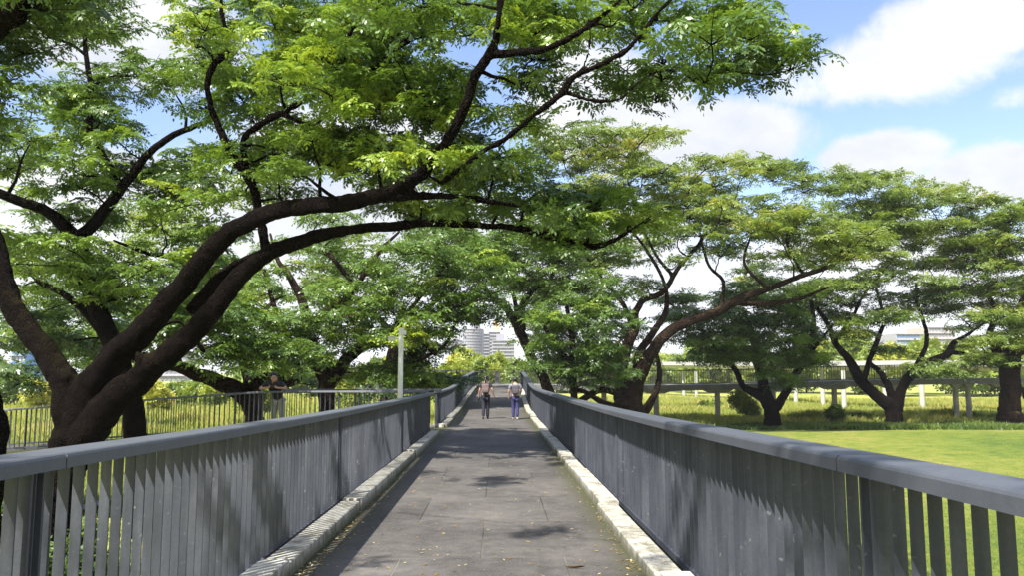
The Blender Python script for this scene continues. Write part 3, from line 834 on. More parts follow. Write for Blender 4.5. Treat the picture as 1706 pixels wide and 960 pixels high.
class Tree:
    def __init__(self, seed, base, ws=1.0):
        self.rng = np.random.default_rng(seed); self.V = []; self.F = []; self.n = 0
        self.sk = []; self.skr = []; self.base = np.array(base, float)
        self.LC = []; self.LR = []; self.LT = []; self.ws = ws
    def tube(self, pts, rad, sides=10, rough=.10, add=True, capend=True):
        pts = np.asarray(pts, float); rad = np.asarray(rad, float); m = len(pts)
        T = np.gradient(pts, axis=0); T /= (np.linalg.norm(T, axis=1)[:, None] + 1e-9)
        N = np.cross(T[0], [0.3, 1, 0.1]); N /= np.linalg.norm(N) + 1e-9
        a = np.linspace(0, 2 * np.pi, sides, endpoint=False)
        rings = np.zeros((m, sides, 3))
        ph = self.rng.uniform(0, 6.28, 4)
        s = np.concatenate([[0], np.cumsum(np.linalg.norm(np.diff(pts, axis=0), axis=1))])
        for i in range(m):
            N = N - T[i] * np.dot(N, T[i]); N /= np.linalg.norm(N) + 1e-9
            B = np.cross(T[i], N)
            k = s[i] / max(rad[0] * 3, .05)
            rr = rad[i] * (1 + rough * (np.sin(2 * a + ph[0] + k) + .6 * np.sin(3 * a + ph[1] - 1.7 * k) + .35 * np.sin(5 * a + ph[2] + 2.9 * k)) + rough * .5 * math.sin(k * 1.3 + ph[3]))
            rings[i] = pts[i] + (np.cos(a)[:, None] * N + np.sin(a)[:, None] * B) * rr[:, None]
        base = self.n
        self.V.append(rings.reshape(-1, 3)); self.n += m * sides
        j = np.arange(sides); jn = (j + 1) % sides
        F = []
        for i in range(m - 1):
            F.append(np.stack([base + i * sides + j, base + i * sides + jn, base + (i + 1) * sides + jn, base + (i + 1) * sides + j], 1))
        self.F.append(np.concatenate(F))
        if add:
            c0_ = pts[0] - T[0] * rad[0] * .3
            b3 = self.n; self.V.append(c0_ + (rings[0] - pts[0]) * .2); self.n += sides
            self.F.append(np.stack([b3 + j, b3 + jn, base + jn, base + j], 1))
            if sides % 2 == 0:
                h = sides // 2; q = [b3 + k_ for k_ in range(sides)][::-1]
                self.F.append(np.array([[q[k_], q[k_ + 1], q[sides - 2 - k_], q[sides - 1 - k_]] for k_ in range(h - 1)]))
        # end cap: a tip point shared as degenerate-free fan via tiny ring
        if capend:
            c = pts[-1] + T[-1] * rad[-1] * .8
            ring = c + (rings[-1] - pts[-1]) * .25
            b2 = self.n; self.V.append(ring); self.n += sides
            o = base + (m - 1) * sides
            self.F.append(np.stack([o + j, o + jn, b2 + jn, b2 + j], 1))
            q = [b2 + (k_) for k_ in range(sides)]
            if sides % 2 == 0:
                h = sides // 2
                self.F.append(np.array([[q[k_], q[k_ + 1], q[sides - 2 - k_], q[sides - 1 - k_]] for k_ in range(h - 1)]))
        if add:
            self.sk.append(pts); self.skr.append(rad)
    def limb(self, pts, sides=12, rough=.045, f=None):
        """pts of (px, py, depth, width_px)"""
        W = []
        for (px, py, d, w) in pts:
            p = P(px, py, d); k = d / FPX
            W.append((p[0], p[1], p[2], w * .5 * k * self.ws))
        C = catmull(W, 7)
        p = C[:, :3].copy(); r = np.maximum(C[:, 3], .006)
        wob = self.rng.normal(0, 1, p.shape); 
        for k in range(3): wob[:, k] = 1.6 * np.convolve(np.pad(wob[:, k], 5, 'edge'), np.ones(11) / 11, 'valid')
        wob[0] = 0; p += wob * (r * .35)[:, None]
        self.tube(p, r, sides, rough)
    def nearest(self, q):
        A = np.concatenate(self.sk); R = np.concatenate(self.skr)
        d = A - q; dist = np.linalg.norm(d, axis=1) + np.maximum(d[:, 2], 0) * 1.2 + np.maximum(.05 - R, 0) * 2
        i = int(np.argmin(dist)); return A[i], R[i], dist[i]
    def branch(self, q, r_end, rmax=.09, sides=6, sag=.12):
        a, ra, _ = self.nearest(q)
        L = np.linalg.norm(q - a)
        if L < .05: return
        r0 = min(ra * .65, rmax, .02 + L * .018); r0 = max(r0, r_end)
        n = max(5, int(L / .35)); n = min(n, 16)
        t = np.linspace(0, 1, n)[:, None]
        mid = (a + q) / 2 + self.rng.normal(0, .13 * L, 3) + np.array([0, 0, sag * L])
        p = (1 - t) ** 2 * a + 2 * t * (1 - t) * mid + t * t * q
        w = self.rng.normal(0, .035 * L, p.shape); w[0] = 0; w[-1] = 0
        self.tube(p + w * .6, np.linspace(r0, r_end, n), sides, .06)
    def crown(self, regions, padR, rr, nros, thick=.28, twigs=5, tint=.42, tvar=.14, r_end=.012, rmax=.09, droop=.10, zlift=0.0, hang=0.0, keep_r=1.0, dens=1.0, back=0.0, world=None):
        pads = [(np.array(w_[:3], float), w_[3]) for w_ in (world or [])]
        for reg in regions:
            cx, cy, rx, ry, d, dd, n = reg[:7]; n = max(1, int(round(n * dens)))
            tn = reg[7] if len(reg) > 7 else tint
            pts = []
            tries = 0
            while len(pts) < n and tries < n * 40:
                tries += 1
                u, v = self.rng.uniform(-1, 1, 2)
                if u * u + v * v > 1: continue
                dep = d + self.rng.uniform(-dd, dd) + (back if self.rng.uniform() > .15 else 0)
                q = np.array(P(cx + u * rx, cy + v * ry, dep))
                if q[2] < .4: continue
                if pts and min(np.linalg.norm((q - o) / np.array([1, 1, .45])) for o in pts) < padR * .62 and tries < n * 25: continue
                pts.append(q)
            for q in pts: pads.append((q, tn))
        c0 = np.concatenate(self.sk)
        if not hasattr(self, 'cut'): self.cut = (len(self.V), len(self.F), self.n)
        pads.sort(key=lambda pq: float(np.min(np.linalg.norm(c0 - pq[0], axis=1))))
        for q, tn in pads:
            R = padR * self.rng.uniform(.5, 1.35)
            self.branch(q - np.array([0, 0, R * thick * .6]), r_end, rmax)
            tp = tn + self.rng.normal(0, tvar)
            n = max(4, int(nros * self.rng.uniform(.75, 1.25) * (R / padR) ** 1.6))
            for k in range(twigs):
                a = 2 * math.pi * (k + self.rng.uniform(0, .8)) / twigs
                e = q + np.array([math.cos(a) * R * .8, math.sin(a) * R * .8, self.rng.uniform(-.1, .25) * R])
                s0 = q - np.array([0, 0, R * thick * .6])
                m = (s0 + e) / 2 + self.rng.normal(0, .08 * R, 3) + np.array([0, 0, .1 * R])
                t = np.linspace(0, 1, 4)[:, None]
                self.tube((1 - t) ** 2 * s0 + 2 * t * (1 - t) * m + t * t * e, np.linspace(r_end * .9, r_end * .35, 4), 4, 0, add=False, capend=False)
            ang = self.rng.uniform(0, 2 * np.pi, n); rad = R * np.sqrt(self.rng.uniform(0, 1, n)) * keep_r
            lob = 1 + .28 * np.sin(3 * ang + self.rng.uniform(0, 6)) ; rad = rad * lob
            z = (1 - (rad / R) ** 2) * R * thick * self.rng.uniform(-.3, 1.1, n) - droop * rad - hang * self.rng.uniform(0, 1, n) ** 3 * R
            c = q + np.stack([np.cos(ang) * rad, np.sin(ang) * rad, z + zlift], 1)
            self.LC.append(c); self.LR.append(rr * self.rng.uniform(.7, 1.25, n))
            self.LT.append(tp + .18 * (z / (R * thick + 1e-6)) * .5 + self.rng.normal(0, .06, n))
    def build(self, name, label, bark, leafmat, templates, group=None, cat='tree', tilt=.35, remesh=0):
        root = empty(name, tuple(self.base)); tag(root, label, cat, group)
        inv = Matrix.Translation(root.location).inverted()
        V = np.concatenate(self.V); F = np.concatenate(self.F)
        if remesh:
            cv, cf, cn = self.cut
            o = link('trunk', mesh_np('trunk', V[:cn], np.concatenate(self.F[:cf]), True), bark, root); o.matrix_parent_inverse = inv
            md = o.modifiers.new('Fuse', 'REMESH'); md.mode = 'VOXEL'; md.voxel_size = remesh; md.use_smooth_shade = True
            md = o.modifiers.new('Soften', 'SMOOTH'); md.factor = .5; md.iterations = 4
            tx = bpy.data.textures.new('bark_relief', 'CLOUDS'); tx.noise_scale = .16; tx.noise_depth = 4
            md = o.modifiers.new('Relief', 'DISPLACE'); md.texture = tx; md.strength = .05; md.mid_level = .5; md.texture_coords = 'GLOBAL'
            b = link('branches', mesh_np('branches', V[cn:], np.concatenate(self.F[cf:]) - cn, True), bark, root); b.matrix_parent_inverse = inv
        else:
            o = link('trunk', mesh_np('trunk', V, F, True), bark, root); o.matrix_parent_inverse = inv
        if self.LC:
            V, t = place_rosettes(templates, np.concatenate(self.LC), np.concatenate(self.LR).astype(np.float32), np.concatenate(self.LT).astype(np.float32), tilt, self.rng)
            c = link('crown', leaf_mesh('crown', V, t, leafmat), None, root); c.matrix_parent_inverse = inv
            print('tree', label[:40], 'leaf quads', len(V) // 4)
        return root

# ---------------- A: the big raintree on the near left
A = Tree(1, P(95, 965, 15.0)[:2] + (0,), .66)
A.limb([(60, 985, 15, 190), (82, 900, 15, 128), (100, 800, 15, 102), (114, 740, 15, 94), (126, 695, 15, 96), (138, 660, 15, 96), (148, 630, 15, 76)], 20, .025)
A.limb([(120, 700, 15, 70), (112, 665, 15, 66), (100, 630, 15.1, 66), (68, 575, 15.2, 56), (35, 525, 15.3, 52), (12, 470, 15.4, 44), (-4, 400, 15.5, 38), (-50, 310, 15.5, 32), (-110, 230, 15.5, 24), (-180, 150, 15, 14)], 14)
A.limb([(130, 700, 15, 84), (168, 630, 14.8, 76), (235, 560, 14.5, 66), (305, 482, 14.2, 56), (365, 408, 13.8, 50), (400, 378, 13.6, 46), (470, 352, 13.2, 44), (560, 344, 12.7, 46), (640, 325, 12.3, 42), (690, 298, 12, 34), (735, 245, 11.6, 30), (772, 185, 11.3, 27), (795, 130, 11.1, 26), (820, 85, 10.9, 26), (830, 40, 10.8, 16), (834, -20, 10.7, 12), (850, -90, 10.6, 7)], 14)
A.limb([(640, 328, 12.3, 30), (700, 324, 12.1, 22), (760, 326, 12, 20), (820, 336, 11.9, 15), (868, 344, 11.9, 11)], 9, .12)
A.limb([(812, 92, 11, 24), (860, 88, 10.8, 22), (905, 82, 10.7, 20), (955, 58, 10.6, 20), (1000, 28, 10.5, 15), (1040, -5, 10.4, 12), (1100, -60, 10.3, 8)], 10)
A.limb([(820, 80, 10.9, 15), (832, 30, 10.7, 13), (845, -30, 10.7, 9)], 8)
A.limb([(118, 770, 15, 88), (160, 705, 14.8, 80), (216, 645, 14.6, 70), (285, 580, 14.4, 60), (345, 520, 14.2, 54), (395, 465, 14, 50), (450, 420, 13.8, 42), (520, 392, 13.6, 36), (590, 382, 13.4, 28), (660, 378, 13.2, 26), (730, 372, 13.0, 22), (800, 374, 12.9, 17), (860, 380, 12.8, 18), (915, 395, 12.7, 22), (960, 412, 12.6, 24), (1005, 410, 12.5, 16), (1045, 388, 12.4, 10), (1085, 360, 12.2, 6)], 14)
A.limb([(318, 520, 14.5, 34), (352, 478, 14.4, 40), (398, 442, 14.3, 36), (440, 424, 14.1, 30), (475, 412, 13.9, 24)], 10)
A.limb([(236, 640, 14.6, 40), (238, 608, 14.4, 30), (228, 590, 14.3, 18)], 8, .2)
A.limb([(442, 425, 13.9, 26), (438, 380, 13.9, 24), (428, 330, 13.8, 24), (408, 290, 13.8, 26), (388, 262, 13.8, 24), (372, 230, 13.8, 20), (356, 190, 13.8, 18), (346, 140, 13.7, 18), (358, 105, 13.6, 18), (380, 88, 13.6, 16)], 10)
A.limb([(380, 88, 13.6, 14), (376, 50, 13.6, 14), (368, 10, 13.5, 12), (372, -50, 13.5, 9)], 8)
A.limb([(368, 10, 13.5, 8), (405, -4, 13.4, 6), (450, -40, 13.4, 4)], 6)
A.limb([(408, 288, 13.8, 22), (405, 235, 13.6, 18), (432, 208, 13.4, 18), (470, 188, 13.2, 18), (520, 160, 13, 17), (556, 125, 12.9, 15), (575, 90, 12.8, 14), (588, 45, 12.7, 13), (635, 8, 12.6, 11), (680, -30, 12.5, 8)], 10)
A.limb([(470, 190, 13.2, 14), (520, 205, 13, 14), (580, 160, 12.8, 15), (604, 130, 12.7, 15), (650, 90, 12.5, 13), (678, 60, 12.4, 10), (715, 25, 12.3, 9), (750, -20, 12.2, 7)], 9)
A.limb([(650, 88, 12.5, 10), (690, 66, 12.4, 8), (735, 52, 12.3, 8), (770, 60, 12.2, 6)], 7)
A.limb([(735, 305, 11.8, 16), (805, 252, 11.2, 15), (840, 232, 11, 16), (885, 195, 10.8, 16), (930, 160, 10.6, 19), (960, 125, 10.5, 19), (1000, 108, 10.4, 17), (1045, 82, 10.3, 15), (1078, 45, 10.2, 14), (1105, 12, 10.1, 12), (1150, -30, 10, 8)], 10)
A.limb([(968, 122, 10.5, 9), (981, 85, 10.5, 8), (982, 45, 10.5, 7), (975, 0, 10.5, 6), (985, -50, 10.5, 4)], 7)
A.limb([(945, 155, 10.6, 12), (985, 168, 10.6, 12), (1030, 166, 10.6, 11), (1060, 140, 10.5, 9), (1085, 122, 10.5, 9), (1118, 116, 10.5, 8), (1140, 122, 10.5, 7), (1170, 95, 10.4, 6), (1210, 88, 10.4, 5), (1250, 122, 10.3, 4)], 8)
A.limb([(1090, 34, 10.2, 7), (1140, 34, 10.2, 6), (1200, 35, 10.2, 5), (1250, 50, 10.1, 5), (1300, 62, 10.1, 3)], 6)
A.limb([(232, 600, 14.7, 14), (225, 590, 15.4, 10), (290, 535, 15.6, 10), (340, 585, 16, 12)], 7)
A.crown([
    (440, 60, 120, 75, 13.4, 1.2, 26), (520, 20, 100, 50, 13, 1.0, 14), (650, 70, 110, 70, 12.3, 1.2, 24), (720, 25, 100, 45, 12, 1.2, 16, .5),
    (520, 170, 110, 80, 12.9, 1.3, 26), (640, 190, 100, 70, 12.2, 1.2, 24, .5), (590, 260, 130, 50, 12.6, 1.2, 26), (730, 150, 70, 60, 11.5, .9, 14, .55),
    (440, 270, 80, 55, 13.4, 1.0, 14, .5), (760, 270, 80, 50, 12, .9, 12), (840, 240, 70, 60, 11.6, .9, 9), (860, 30, 70, 45, 10.9, .9, 12), (900, 120, 60, 50, 10.9, .8, 7),
    (760, 350, 110, 28, 12.4, .8, 11), (900, 365, 90, 28, 12.4, .8, 9), (1010, 365, 90, 42, 12.0, .8, 13), (950, 320, 90, 34, 12.2, .9, 8), (660, 352, 70, 26, 12.6, .5, 5),
    (980, 15, 70, 34, 10.4, .6, 5), (1060, 10, 60, 26, 10.2, .6, 6), (1160, 30, 80, 32, 10.1, .7, 4), (1240, 45, 60, 48, 10.1, .7, 6), (1300, 85, 28, 36, 10.1, .5, 4, .36),
    (1050, 140, 75, 32, 10.5, .5, 7, .36), (1150, 100, 70, 40, 10.4, .6, 5, .38), (1215, 125, 70, 28, 10.3, .6, 5, .38), (1100, 70, 50, 30, 10.3, .5, 2),
    (350, 150, 60, 60, 13.8, .8, 9, .5), (330, 30, 50, 50, 13.8, .8, 8), (-80, 200, 110, 100, 15.4, 1.2, 14), (300, 330, 60, 40, 14.2, .8, 6)],
    .60, .26, 13, .36, 5, .53, .18, .010, .05, hang=.25, dens=.72, back=1.3)
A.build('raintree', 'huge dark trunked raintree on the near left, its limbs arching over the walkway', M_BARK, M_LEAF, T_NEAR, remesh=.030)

# ---------------- B: tree just outside the left edge, its branch in the upper left corner
B = Tree(2, P(-45, 1000, 12.5)[:2] + (0,))
B.limb([(-70, 1060, 12.5, 120), (-50, 900, 12.5, 90), (-28, 750, 12.5, 72), (-38, 640, 12.5, 62), (-70, 500, 12.3, 56), (-120, 330, 11.5, 52), (-130, 180, 10.5, 50), (-70, 90, 9.8, 50), (-10, 45, 9.5, 48), (30, 15, 9.3, 42), (70, -25, 9.2, 34), (140, -90, 9, 22)], 12)
B.crown([(40, 30, 60, 40, 9.4, .6, 6, .3), (120, -10, 90, 22, 9.2, .6, 7, .3), (10, 90, 50, 40, 9.6, .5, 5, .3), (-20, 180, 45, 50, 9.8, .5, 5), (-60, 60, 60, 60, 9.6, .6, 6)], .5, .22, 13, .3, 5, .36, .1, .009, .04, hang=.3, back=.9,
    world=[(x_, y_, z_, .4) for x_, y_, z_ in [( -4.6, -1.6, 10.2), (-5.6, .2, 10.6), (-4.9, 1.6, 10.0), (-5.8, 3.0, 10.4), (-5.2, 4.4, 9.8), (-6.4, 5.2, 10.4), (-3.4, -2.6, 10.6), (-2.6, -1.0, 10.9), (-1.6, -2.2, 11.0), (-.4, -3.4, 11.2), (.6, -2.0, 11.4), (-2.0, .6, 11.3), (-3.4, 2.2, 10.9), (-4.0, 5.8, 10.9), (-5.0, 7.0, 10.6), (-6.6, 1.6, 11.2), (-7.0, -1.0, 10.8), (-3.0, 7.4, 11.5)]])  # unseen pads above and behind the camera, added to dapple the near rails with shade
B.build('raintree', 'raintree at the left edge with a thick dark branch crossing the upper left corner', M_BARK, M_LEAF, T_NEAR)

# ---------------- C: the second tree behind the big trunk
Cc = Tree(3, P(222, 870, 19.5)[:2] + (0,), .85)
Cc.limb([(235, 880, 19.5, 60), (230, 760, 19.5, 46), (218, 650, 19.4, 40), (195, 580, 19.3, 36), (165, 520, 19.2, 34), (142, 460, 19, 34), (132, 425, 19, 32), (122, 392, 18.9, 30), (80, 356, 18.7, 22), (40, 340, 18.5, 20), (0, 322, 18.3, 19), (-60, 300, 18, 15), (-130, 250, 18, 9)], 12)
Cc.limb([(124, 398, 18.9, 28), (158, 368, 18.7, 22), (195, 325, 18.5, 20), (222, 290, 18.3, 18), (245, 258, 18.2, 15), (285, 228, 18, 13), (320, 212, 18, 11), (365, 195, 17.9, 8), (400, 180, 17.9, 5)], 10)
Cc.limb([(205, 310, 18.5, 12), (165, 245, 18.6, 12), (150, 212, 18.6, 13), (152, 160, 18.6, 11), (146, 110, 18.5, 10), (141, 70, 18.5, 9), (143, 40, 18.5, 6)], 8)
Cc.limb([(141, 90, 18.5, 7), (115, 72, 18.5, 6), (80, 62, 18.5, 4)], 6)
Cc.limb([(200, 590, 19.3, 22), (165, 545, 19.6, 18), (120, 500, 20, 14), (60, 470, 20.4, 10)], 8)
Cc.limb([(300, 430, 19, 5), (260, 424, 19, 8), (235, 418, 19, 7), (190, 400, 19, 4)], 6)
Cc.crown([
    (142, 50, 80, 34, 18.5, .9, 10), (120, 160, 75, 50, 18.6, 1.2, 16), (170, 200, 60, 50, 18.5, 1.2, 9), (230, 130, 60, 45, 18.3, 1.2, 8, .5), (70, 260, 100, 60, 18.6, 1.8, 20),
    (180, 270, 80, 40, 18.6, 1.5, 10), (260, 300, 70, 50, 18.5, 1.2, 9), (120, 330, 90, 35, 18.8, 1.5, 9), (50, 400, 90, 42, 18.2, 1.5, 12), (170, 420, 100, 40, 18, 1.5, 16, .52), (230, 470, 90, 45, 18, 1.4, 14, .5),
    (80, 490, 100, 45, 19.5, 1.5, 13, .4), (20, 560, 70, 45, 20.5, 1.5, 9, .33), (300, 380, 80, 34, 18.3, 1.2, 9, .45), (300, 450, 70, 35, 18.5, 1.2, 8, .5), (140, 560, 60, 35, 20, 1.5, 6, .38), (30, 620, 60, 22, 20.5, 1, 5, .3), (390, 100, 60, 60, 18, 1.5, 8), (350, 300, 60, 60, 18.3, 1.4, 8)],
    .78, .32, 16, .34, 5, .52, .16, .012, .06, hang=.2, dens=.52, back=.8)
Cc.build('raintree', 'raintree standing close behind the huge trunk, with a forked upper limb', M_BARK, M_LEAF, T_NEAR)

# ---------------- D: leaning tree behind the man
D = Tree(4, P(432, 740, 29)[:2] + (0,), .85)
D.limb([(445, 752, 29, 40), (432, 715, 29, 32), (415, 675, 29, 32), (395, 650, 29, 32), (365, 636, 29, 28), (320, 622, 28.5, 24), (270, 604, 28, 22), (225, 590, 28, 18), (180, 560, 28, 12), (130, 520, 28, 8)], 12)
D.limb([(400, 655, 29, 26), (445, 632, 29.3, 24), (480, 640, 29.6, 18), (500, 625, 30, 12), (480, 580, 30, 9)], 9)
D.limb([(300, 612, 28, 14), (290, 575, 28, 10), (270, 540, 28, 7)], 8)
D.crown([(240, 540, 90, 40, 27.5, 1.6, 12), (340, 560, 80, 40, 27.5, 1.6, 10), (400, 590, 60, 30, 28, 1.4, 7), (300, 500, 90, 35, 28, 2, 10), (180, 590, 50, 25, 28, 1.4, 5, .3), (470, 600, 60, 30, 29, 1.4, 6, .3)],
    1.15, .40, 22, .34, 5, .40, .12, .016, .08)
D.build('raintree', 'low leaning raintree whose limb bends left behind the man at the railing', M_BARK_FAR, M_LEAF, T_MID)

# ---------------- E: dense tree in the left middle
E = Tree(5, P(555, 752, 33)[:2] + (0,), .68)
E.limb([(560, 762, 33, 60), (552, 700, 33, 42), (548, 650, 33, 40), (545, 615, 33, 38), (530, 590, 33, 28), (512, 545, 33, 24), (500, 500, 33, 20), (480, 460, 33, 16), (462, 430, 33.5, 10), (450, 390, 34, 6)], 12)
E.limb([(548, 640, 33, 34), (575, 605, 33, 28), (605, 580, 32.8, 24), (640, 568, 32.5, 20), (690, 562, 32.3, 15), (725, 590, 32, 10)], 10)
E.limb([(512, 550, 33, 18), (540, 520, 33, 18), (562, 508, 33, 16), (592, 480, 33, 15), (615, 445, 33, 12), (640, 410, 33, 10), (665, 385, 33, 6)], 9)
E.limb([(592, 482, 33, 12), (565, 445, 33, 12), (538, 412, 33, 10), (515, 395, 33, 7)], 8)
E.limb([(545, 640, 33, 24), (515, 600, 33.5, 18), (480, 560, 33.5, 14), (455, 500, 34, 12), (440, 450, 34, 8)], 8)
E.limb([(700, 600, 32.3, 9), (738, 578, 32.3, 8), (752, 556, 32.3, 8), (762, 535, 32.3, 6), (790, 500, 32.3, 4)], 7)
E.limb([(640, 570, 32.5, 14), (680, 520, 32, 10), (720, 470, 32, 8), (760, 420, 32, 6)], 8)
E.crown([(470, 500, 90, 60, 32.5, 2.5, 18, .45), (470, 580, 80, 45, 32, 2, 12, .42), (560, 560, 90, 42, 31.8, 2, 16, .55), (640, 540, 90, 42, 31.5, 2, 18, .55), (620, 500, 90, 36, 32, 2, 12, .5), (700, 510, 80, 60, 32, 2.2, 18, .42),
    (680, 450, 90, 40, 32, 2.4, 12, .45), (760, 440, 70, 42, 31.8, 2, 12, .5), (780, 500, 50, 50, 32, 2, 9, .3), (760, 535, 45, 28, 32, 1.6, 6, .28), (700, 585, 60, 40, 32.5, 1.8, 12, .32), (640, 620, 90, 30, 33, 1.8, 11, .38), (540, 450, 90, 40, 34, 2.2, 8, .4), (720, 630, 40, 25, 33.5, 1.5, 6, .35), (560, 380, 90, 25, 34, 2, 5), (520, 640, 60, 22, 34, 1.5, 5, .3), (440, 430, 70, 40, 34.5, 2, 7), (660, 640, 80, 24, 32, 1.5, 8, .4)],
    1.1, .40, 20, .36, 5, .56, .14, .018, .10, dens=.74, back=.5)
E.build('raintree', 'dense leafy raintree with bright green foliage behind the white pole', M_BARK_FAR, M_LEAF, T_MID)

# ---------------- F: slender leaning tree right of the path end
Fz = 47
F_ = Tree(6, P(935, 730, Fz)[:2] + (0,), .9)
F_.limb([(945, 735, Fz, 22.1), (925, 680, Fz, 20.4), (908, 640, Fz, 19.55), (888, 600, Fz, 17.85), (873, 565, Fz, 17.85), (862, 535, Fz, 18.7), (845, 515, Fz, 12.75), (815, 490, Fz, 10.2), (785, 455, Fz, 7.65), (745, 415, Fz, 5.95), (715, 385, Fz, 4.25)], 10)
F_.limb([(868, 545, Fz, 13.6), (858, 500, Fz, 7.65), (846, 462, Fz, 5.95), (830, 430, Fz, 3.4)], 7)
F_.limb([(870, 550, Fz, 15.3), (872, 508, Fz, 11.9), (890, 480, Fz, 11.05), (915, 470, Fz, 9.35), (925, 435, Fz, 7.65), (935, 395, Fz, 5.1)], 8)
F_.limb([(872, 535, Fz, 8.5), (895, 520, Fz, 7.65), (910, 490, Fz, 5.95), (918, 455, Fz, 4.25)], 7)
F_.crown([(820, 440, 70, 30, Fz, 3, 12, .42), (900, 440, 60, 35, Fz, 3, 10), (860, 400, 90, 25, Fz, 3, 10), (740, 400, 70, 25, Fz, 3, 7), (960, 420, 60, 30, Fz, 3, 7), (850, 475, 30, 14, Fz, 2, 2, .3), (860, 330, 90, 60, Fz + 3, 3, 12), (800, 400, 60, 30, Fz, 3, 7)],
    1.5, .5, 24, .3, 5, .42, .12, .02, .10)
F_.build('raintree', 'slender dark trunk leaning left at the right side of the walkway end', M_BARK_FAR, M_LEAF, T_MID)

# ---------------- K: small leafy tree between F and G
Kz = 44
K = Tree(7, P(966, 738, Kz)[:2] + (0,))
K.limb([(968, 740, Kz, 14), (962, 690, Kz, 12), (957, 640, Kz, 12), (955, 590, Kz, 12), (952, 550, Kz, 9), (945, 510, Kz, 6)], 8)
K.limb([(957, 610, Kz, 9), (930, 580, Kz, 8), (908, 545, Kz, 6)], 6)
K.limb([(956, 600, Kz, 8), (985, 560, Kz, 7), (1010, 530, Kz, 5)], 6)
K.limb([(962, 670, Kz, 10), (1000, 650, Kz, 12), (1030, 655, Kz, 10)], 6)
K.crown([(950, 510, 60, 40, Kz, 2.4, 14, .45), (930, 560, 45, 40, Kz, 2, 11, .45), (990, 540, 50, 45, Kz, 2, 12, .35), (960, 590, 60, 30, Kz, 2, 10, .3), (1000, 600, 50, 28, Kz, 2, 9, .25), (980, 630, 50, 18, Kz, 2, 6, .2), (920, 610, 25, 20, Kz, 1.6, 4, .35), (1000, 480, 40, 30, Kz, 2, 6)],
    1.15, .42, 24, .4, 5, .38, .1, .015, .06)
K.build('small_tree', 'small dark leafed tree between the slender leaning trunk and the many-stemmed tree', M_BARK_FAR, M_LEAF, T_MID)

# ---------------- G: many-stemmed tree with a long limb reaching right
Gz = 50
G = Tree(8, P(1052, 722, Gz)[:2] + (0,), .82)
G.limb([(1052, 728, Gz, 78), (1048, 700, Gz, 62), (1044, 672, Gz, 56), (1038, 648, Gz, 40), (1034, 615, Gz, 28), (1042, 580, Gz, 24), (1056, 550, Gz, 20), (1060, 518, Gz, 15), (1078, 498, Gz, 14), (1105, 488, Gz, 12), (1130, 450, Gz, 10), (1170, 400, Gz, 8), (1185, 350, Gz, 6)], 12)
G.limb([(1052, 680, Gz, 40), (1062, 630, Gz - .4, 30), (1080, 590, Gz - .7, 27), (1105, 560, Gz - 1, 24), (1140, 540, Gz - 1.3, 21), (1190, 522, Gz - 1.6, 19), (1235, 498, Gz - 2, 18), (1280, 482, Gz - 2.3, 13), (1330, 462, Gz - 2.6, 11), (1390, 440, Gz - 3, 9), (1420, 400, Gz - 3, 6)], 12)
G.limb([(1225, 505, Gz - 2, 14), (1270, 505, Gz - 2, 12), (1330, 498, Gz - 2, 9), (1380, 480, Gz - 2, 6)], 8)
G.limb([(1056, 640, Gz, 24), (1066, 590, Gz + .5, 18), (1085, 560, Gz + .5, 15), (1104, 530, Gz + .5, 13), (1110, 505, Gz + .5, 11), (1106, 470, Gz + .5, 8), (1080, 420, Gz + .5, 7), (1050, 380, Gz + .5, 5)], 8)
G.limb([(1066, 700, Gz, 26), (1090, 660, Gz, 14), (1098, 625, Gz, 12), (1094, 590, Gz, 9)], 8)
G.limb([(1036, 690, Gz, 22), (1000, 668, Gz, 12), (970, 650, Gz, 10), (950, 655, Gz, 8)], 7)
G.limb([(1056, 545, Gz, 13), (1035, 500, Gz + 1, 10), (1000, 460, Gz + 1, 8), (960, 400, Gz, 6), (930, 330, Gz, 5)], 7)
G.limb([(1120, 460, Gz, 9), (1090, 420, Gz, 7), (1060, 350, Gz, 6), (1040, 280, Gz + 1, 4)], 6)
G.limb([(1200, 515, Gz - 1.6, 9), (1205, 470, Gz - 1, 8), (1180, 440, Gz, 7), (1165, 380, Gz, 5)], 6)
G.limb([(1280, 482, Gz - 2.3, 9), (1240, 440, Gz - 2, 7), (1250, 390, Gz - 2, 5)], 6)
G.limb([(1340, 460, Gz - 2.6, 8), (1310, 400, Gz - 2, 6), (1330, 360, Gz - 2, 4)], 6)
G.crown([(930, 250, 70, 45, Gz, 2.8, 14, .5), (1010, 230, 80, 32, Gz, 2.8, 14, .55), (1090, 255, 90, 36, Gz, 2.8, 15, .55), (1180, 280, 90, 36, Gz, 2.8, 15, .55), (1050, 310, 110, 36, Gz, 2.8, 16, .55), (1180, 340, 100, 34, Gz, 2.8, 14, .5),
    (1080, 370, 90, 30, Gz - 1, 2.8, 12, .4), (1240, 370, 100, 30, Gz - 2, 2.8, 16, .55), (1330, 370, 90, 34, Gz - 3, 2.8, 16, .58), (1400, 400, 60, 34, Gz - 3, 3, 11, .55), (1320, 420, 90, 22, Gz - 2, 3, 10, .5), (1150, 410, 80, 30, Gz, 3, 8, .45), (1010, 440, 60, 40, Gz + 1, 3, 9, .35), (1060, 480, 40, 25, Gz + 1, 3, 4, .3), (980, 320, 60, 40, Gz, 3, 8, .45), (1030, 560, 25, 30, Gz, 1.5, 4, .3), (1060, 610, 30, 16, Gz + 1, 1, 3, .3)],
    1.5, .48, 21, .26, 6, .62, .14, .028, .12, droop=.06, dens=.9)
G.build('raintree', 'many-stemmed brown raintree with one long bare limb reaching to the right', M_BARK_FAR, M_LEAF_FAR, T_MID, remesh=.055)

